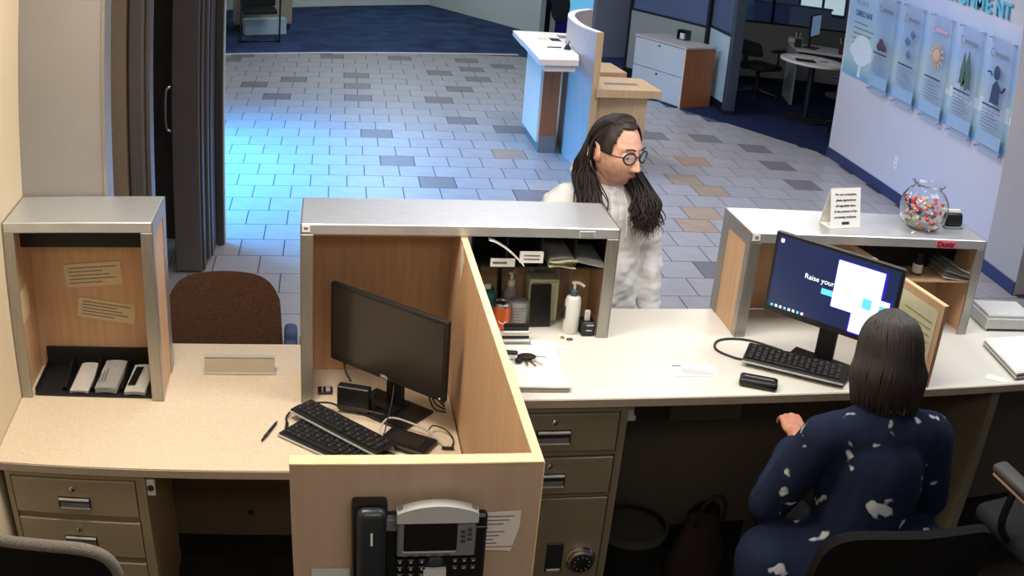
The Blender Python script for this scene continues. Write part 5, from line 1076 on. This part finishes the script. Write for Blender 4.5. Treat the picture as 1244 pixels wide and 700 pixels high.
pics = ['brown leaf pile', 'teal water drops', 'orange sun', 'dark green fir trees', 'dark blue human figure']
for k, y0 in enumerate((8.925, 8.42, 7.915, 7.415, 6.935)):
    o = thing('display_panel', 'clear acrylic wall panel picturing a ' + pics[k] if k != 1 and k != 3 else 'clear acrylic wall panel picturing ' + pics[k], 'panel', (0, 0, 0)); o.matrix_world = wallm(y0, .895, 5.105); Wd, Hd = .385, .975
    MB().box(0, Wd, 0, Hd, 0, .006, bev=.001).build('acrylic_sheet', acr, o)
    for a, b in ((.02, .02), (Wd - .02, .02), (.02, Hd - .02), (Wd - .02, Hd - .02)): MB().lathe([(.011, -.040), (.011, .012), (.008, .014)], 12, loc=(a, b, 0)).build('standoff', 'chrome', o, smooth=40)
    text('C', .10, greyp if k != 2 else pinkp, o, (.05, .80, .0062), (0, 0, 0), sx=.8, bold=.001); MB().box(.12, .32, .815, .845, .006, .0068).build('heading_print', greyp if k != 2 else pinkp, o)
    MB().box(.03, .30, .395 - .012, .41 - .012, .006, .0066).build('print_line', navp, o)
    for j in range(6): MB().box(.03, .33 - .03 * ((j * 3) % 4), .345 - .028 * j, .352 - .028 * j, .006, .0065).build('print_line', greyp, o)
    MB().box(.005, Wd - .005, .06, .17, .0059, .0063).build('print_band', acr2, o)
    m = MB()
    if k == 0:
        for a, b, r_ in ((.14, .46, .05), (.20, .47, .055), (.17, .51, .045), (.25, .46, .035)): m.ball((a, b, .012), r_, (1, .8, .15), 2)
        m.build('leaf_pile_picture', mat('umber_print', (86, 62, 84), .6, var=(10, .15)), o, smooth=True)
    elif k == 1:
        for a, b, r_ in ((.16, .62, .05), (.20, .50, .045), (.24, .70, .045)): m.grid(lambda u, v, a=a, b=b, r_=r_: (a + r_ * math.sin(PI * v) ** (1.6 if v > .5 else 1) * math.cos(2 * PI * u), b + r_ * 2.0 * (v - .5), .010 + r_ * .15 * math.sin(PI * v) * math.sin(2 * PI * u)), 14, 10, True)
        m.build('water_drop_picture', mat('teal_print', (72, 128, 168), .5, var=(10, .1)), o, smooth=True)
    elif k == 2:
        m.lathe([(.060, .007), (.060, .012), (.04, .016)], 24, loc=(.19, .60, 0))
        for j in range(12):
            a = 2 * PI * j / 12; m.box(.070, .125, -.010, .010, .007, .010, mx=Matrix.Translation((.19, .60, 0)) @ Matrix.Rotation(a, 4, 'Z'))
        m.build('sun_picture', mat('sun_print', (206, 176, 140), .6, var=(10, .1)), o)
    elif k == 3:
        for a, b, s_ in ((.15, .46, .85), (.22, .44, 1.0)): m.poly([(a + x_ * s_, b + y_ * s_) for x_, y_ in ((-.06, 0), (-.01, 0), (-.01, -.03), (.01, -.03), (.01, 0), (.06, 0), (.035, .10), (.05, .10), (.025, .19), (.035, .19), (0, .32), (-.035, .19), (-.025, .19), (-.05, .10), (-.035, .10))], .007, .012)
        m.build('fir_tree_picture', mat('fir_print', (74, 110, 98), .6, var=(10, .15)), o)
    else:
        m.ball((.19, .68, .012), .048, (1, 1.3, .15), 2); m.poly([(.13, .42), (.26, .42), (.25, .57), (.20, .62), (.15, .57)], .007, .012); m.tube(cr([(.24, .56, .010), (.29, .54, .010), (.33, .58, .010)], 4), .010, 6); m.tube(cr([(.05, .66, .010), (.09, .67, .010), (.12, .64, .010)], 4), .007, 6)
        m.build('figure_picture', navp, o, smooth=30)
E2 = thing('wall_lettering', 'raised cyan capital letters high on the poster wall', 'lettering', (0, 0, 0)); E2.matrix_world = wallm(8.16, 2.035, 5.1485)
cyl_ = mat('cyan_letter', (104, 200, 226), .4, var=(10, .08)); xx = 0
for ch in 'ENVIRONMENT':
    q = text(ch, .20, cyl_, E2, (xx, 0, .012), (0, 0, 0), name='letter', ext=.012, sx=.92, bold=.004); xx += .06 if ch == 'I' else (.165 if ch == 'M' else .142)

# ================================================================== FLOOR TILES (children of the tiled floor)
PXT, PYT, Y0T = .300, .3087, 8.343
DARK = {(-5, 16), (-5, 17), (-4, 11), (-3, 9), (-2, 12), (-1, 17), (0, 9), (0, 11), (0, 13), (1, 1), (1, 4), (2, -1), (2, 17), (3, 9), (4, 6), (4, 11), (4, 14), (5, -2), (5, 2), (5, 5), (5, 13), (5, 15), (5, 17), (7, 16), (10, 5), (11, 2), (12, 5), (14, 0), (14, 2), (14, 4)}
TAN = {(11, 2), (10, 0), (10, -1), (9, -3), (9, -4), (5, 2)}; DARK -= TAN; DARK |= {(8, -7)}
def carpet(x, y):
    if y > 13.60 + (x + 3.3) * .1392: return True
    for (a, b), (c_, d_) in (((3.08, 13.3), A), (A, B_), (B_, Cc)):
        if b >= y >= d_ and x > a + (c_ - a) * (b - y) / (b - d_): return True
    return (y > 13.3 and x > 3.08) or (x > 5.15)
def tilemesh(m_):
    me = bpy.data.meshes.new('tile'); q = MB().box(-PXT / 2 + .004, PXT / 2 - .004, -PYT / 2 + .004, PYT / 2 - .004, -.010, 0); q.bm.to_mesh(me); q.bm.free(); me.materials.append(M[m_]); return me
TM = {k: tilemesh(k) for k in ('tile', 'tiledark', 'tiletan')}
bpy.context.view_layer.update(); dg = bpy.context.evaluated_depsgraph_get(); EYE = Vector((0, 0, CAMZ))
seen, rest = [], {k: MB() for k in TM}
for k in range(-16, 19):
    for i in range(-11, 18):
        x = (i + .5) * PXT + (0 if k % 2 == 0 else PXT / 2); y = Y0T + (k + .5) * PYT
        if carpet(x, y) or y < 3.5: continue
        kind = 'tiledark' if (i, k) in DARK else ('tiletan' if (i, k) in TAN else 'tile')
        vis = False
        for dx, dy in ((0, 0), (.11, .11), (-.11, .11), (.11, -.11), (-.11, -.11)):
            p = Vector((x + dx, y + dy, .0)); d_ = (p - EYE).normalized(); cx_ = d_.dot(Vector(RR[0])); cy2 = d_.dot(Vector(RR[1])); cz_ = d_.dot(Vector(RR[2]))
            if abs(cx_ / cz_) > .58 or abs(cy2 / cz_) > .33: continue
            hit, loc, *_r = SC.ray_cast(dg, EYE, d_)
            if hit and (loc - p).length < .35: vis = True; break
        if vis: seen.append(((p - EYE).length, x, y, kind))
        else: rest[kind].box(x - PXT / 2 + .004, x + PXT / 2 - .004, y - PYT / 2 + .004, y + PYT / 2 - .004, -.010, 0)
seen.sort()
for n, (d_, x, y, kind) in enumerate(seen):
    if n < 300: mkobj('tile', TM[kind], None, FLOOR, (x, y, 0))
    else: rest[kind].box(x - PXT / 2 + .004, x + PXT / 2 - .004, y - PYT / 2 + .004, y + PYT / 2 - .004, -.010, 0)
for k, q in rest.items():
    o = q.build('tile_field', k, FLOOR); o['kind'] = 'stuff'
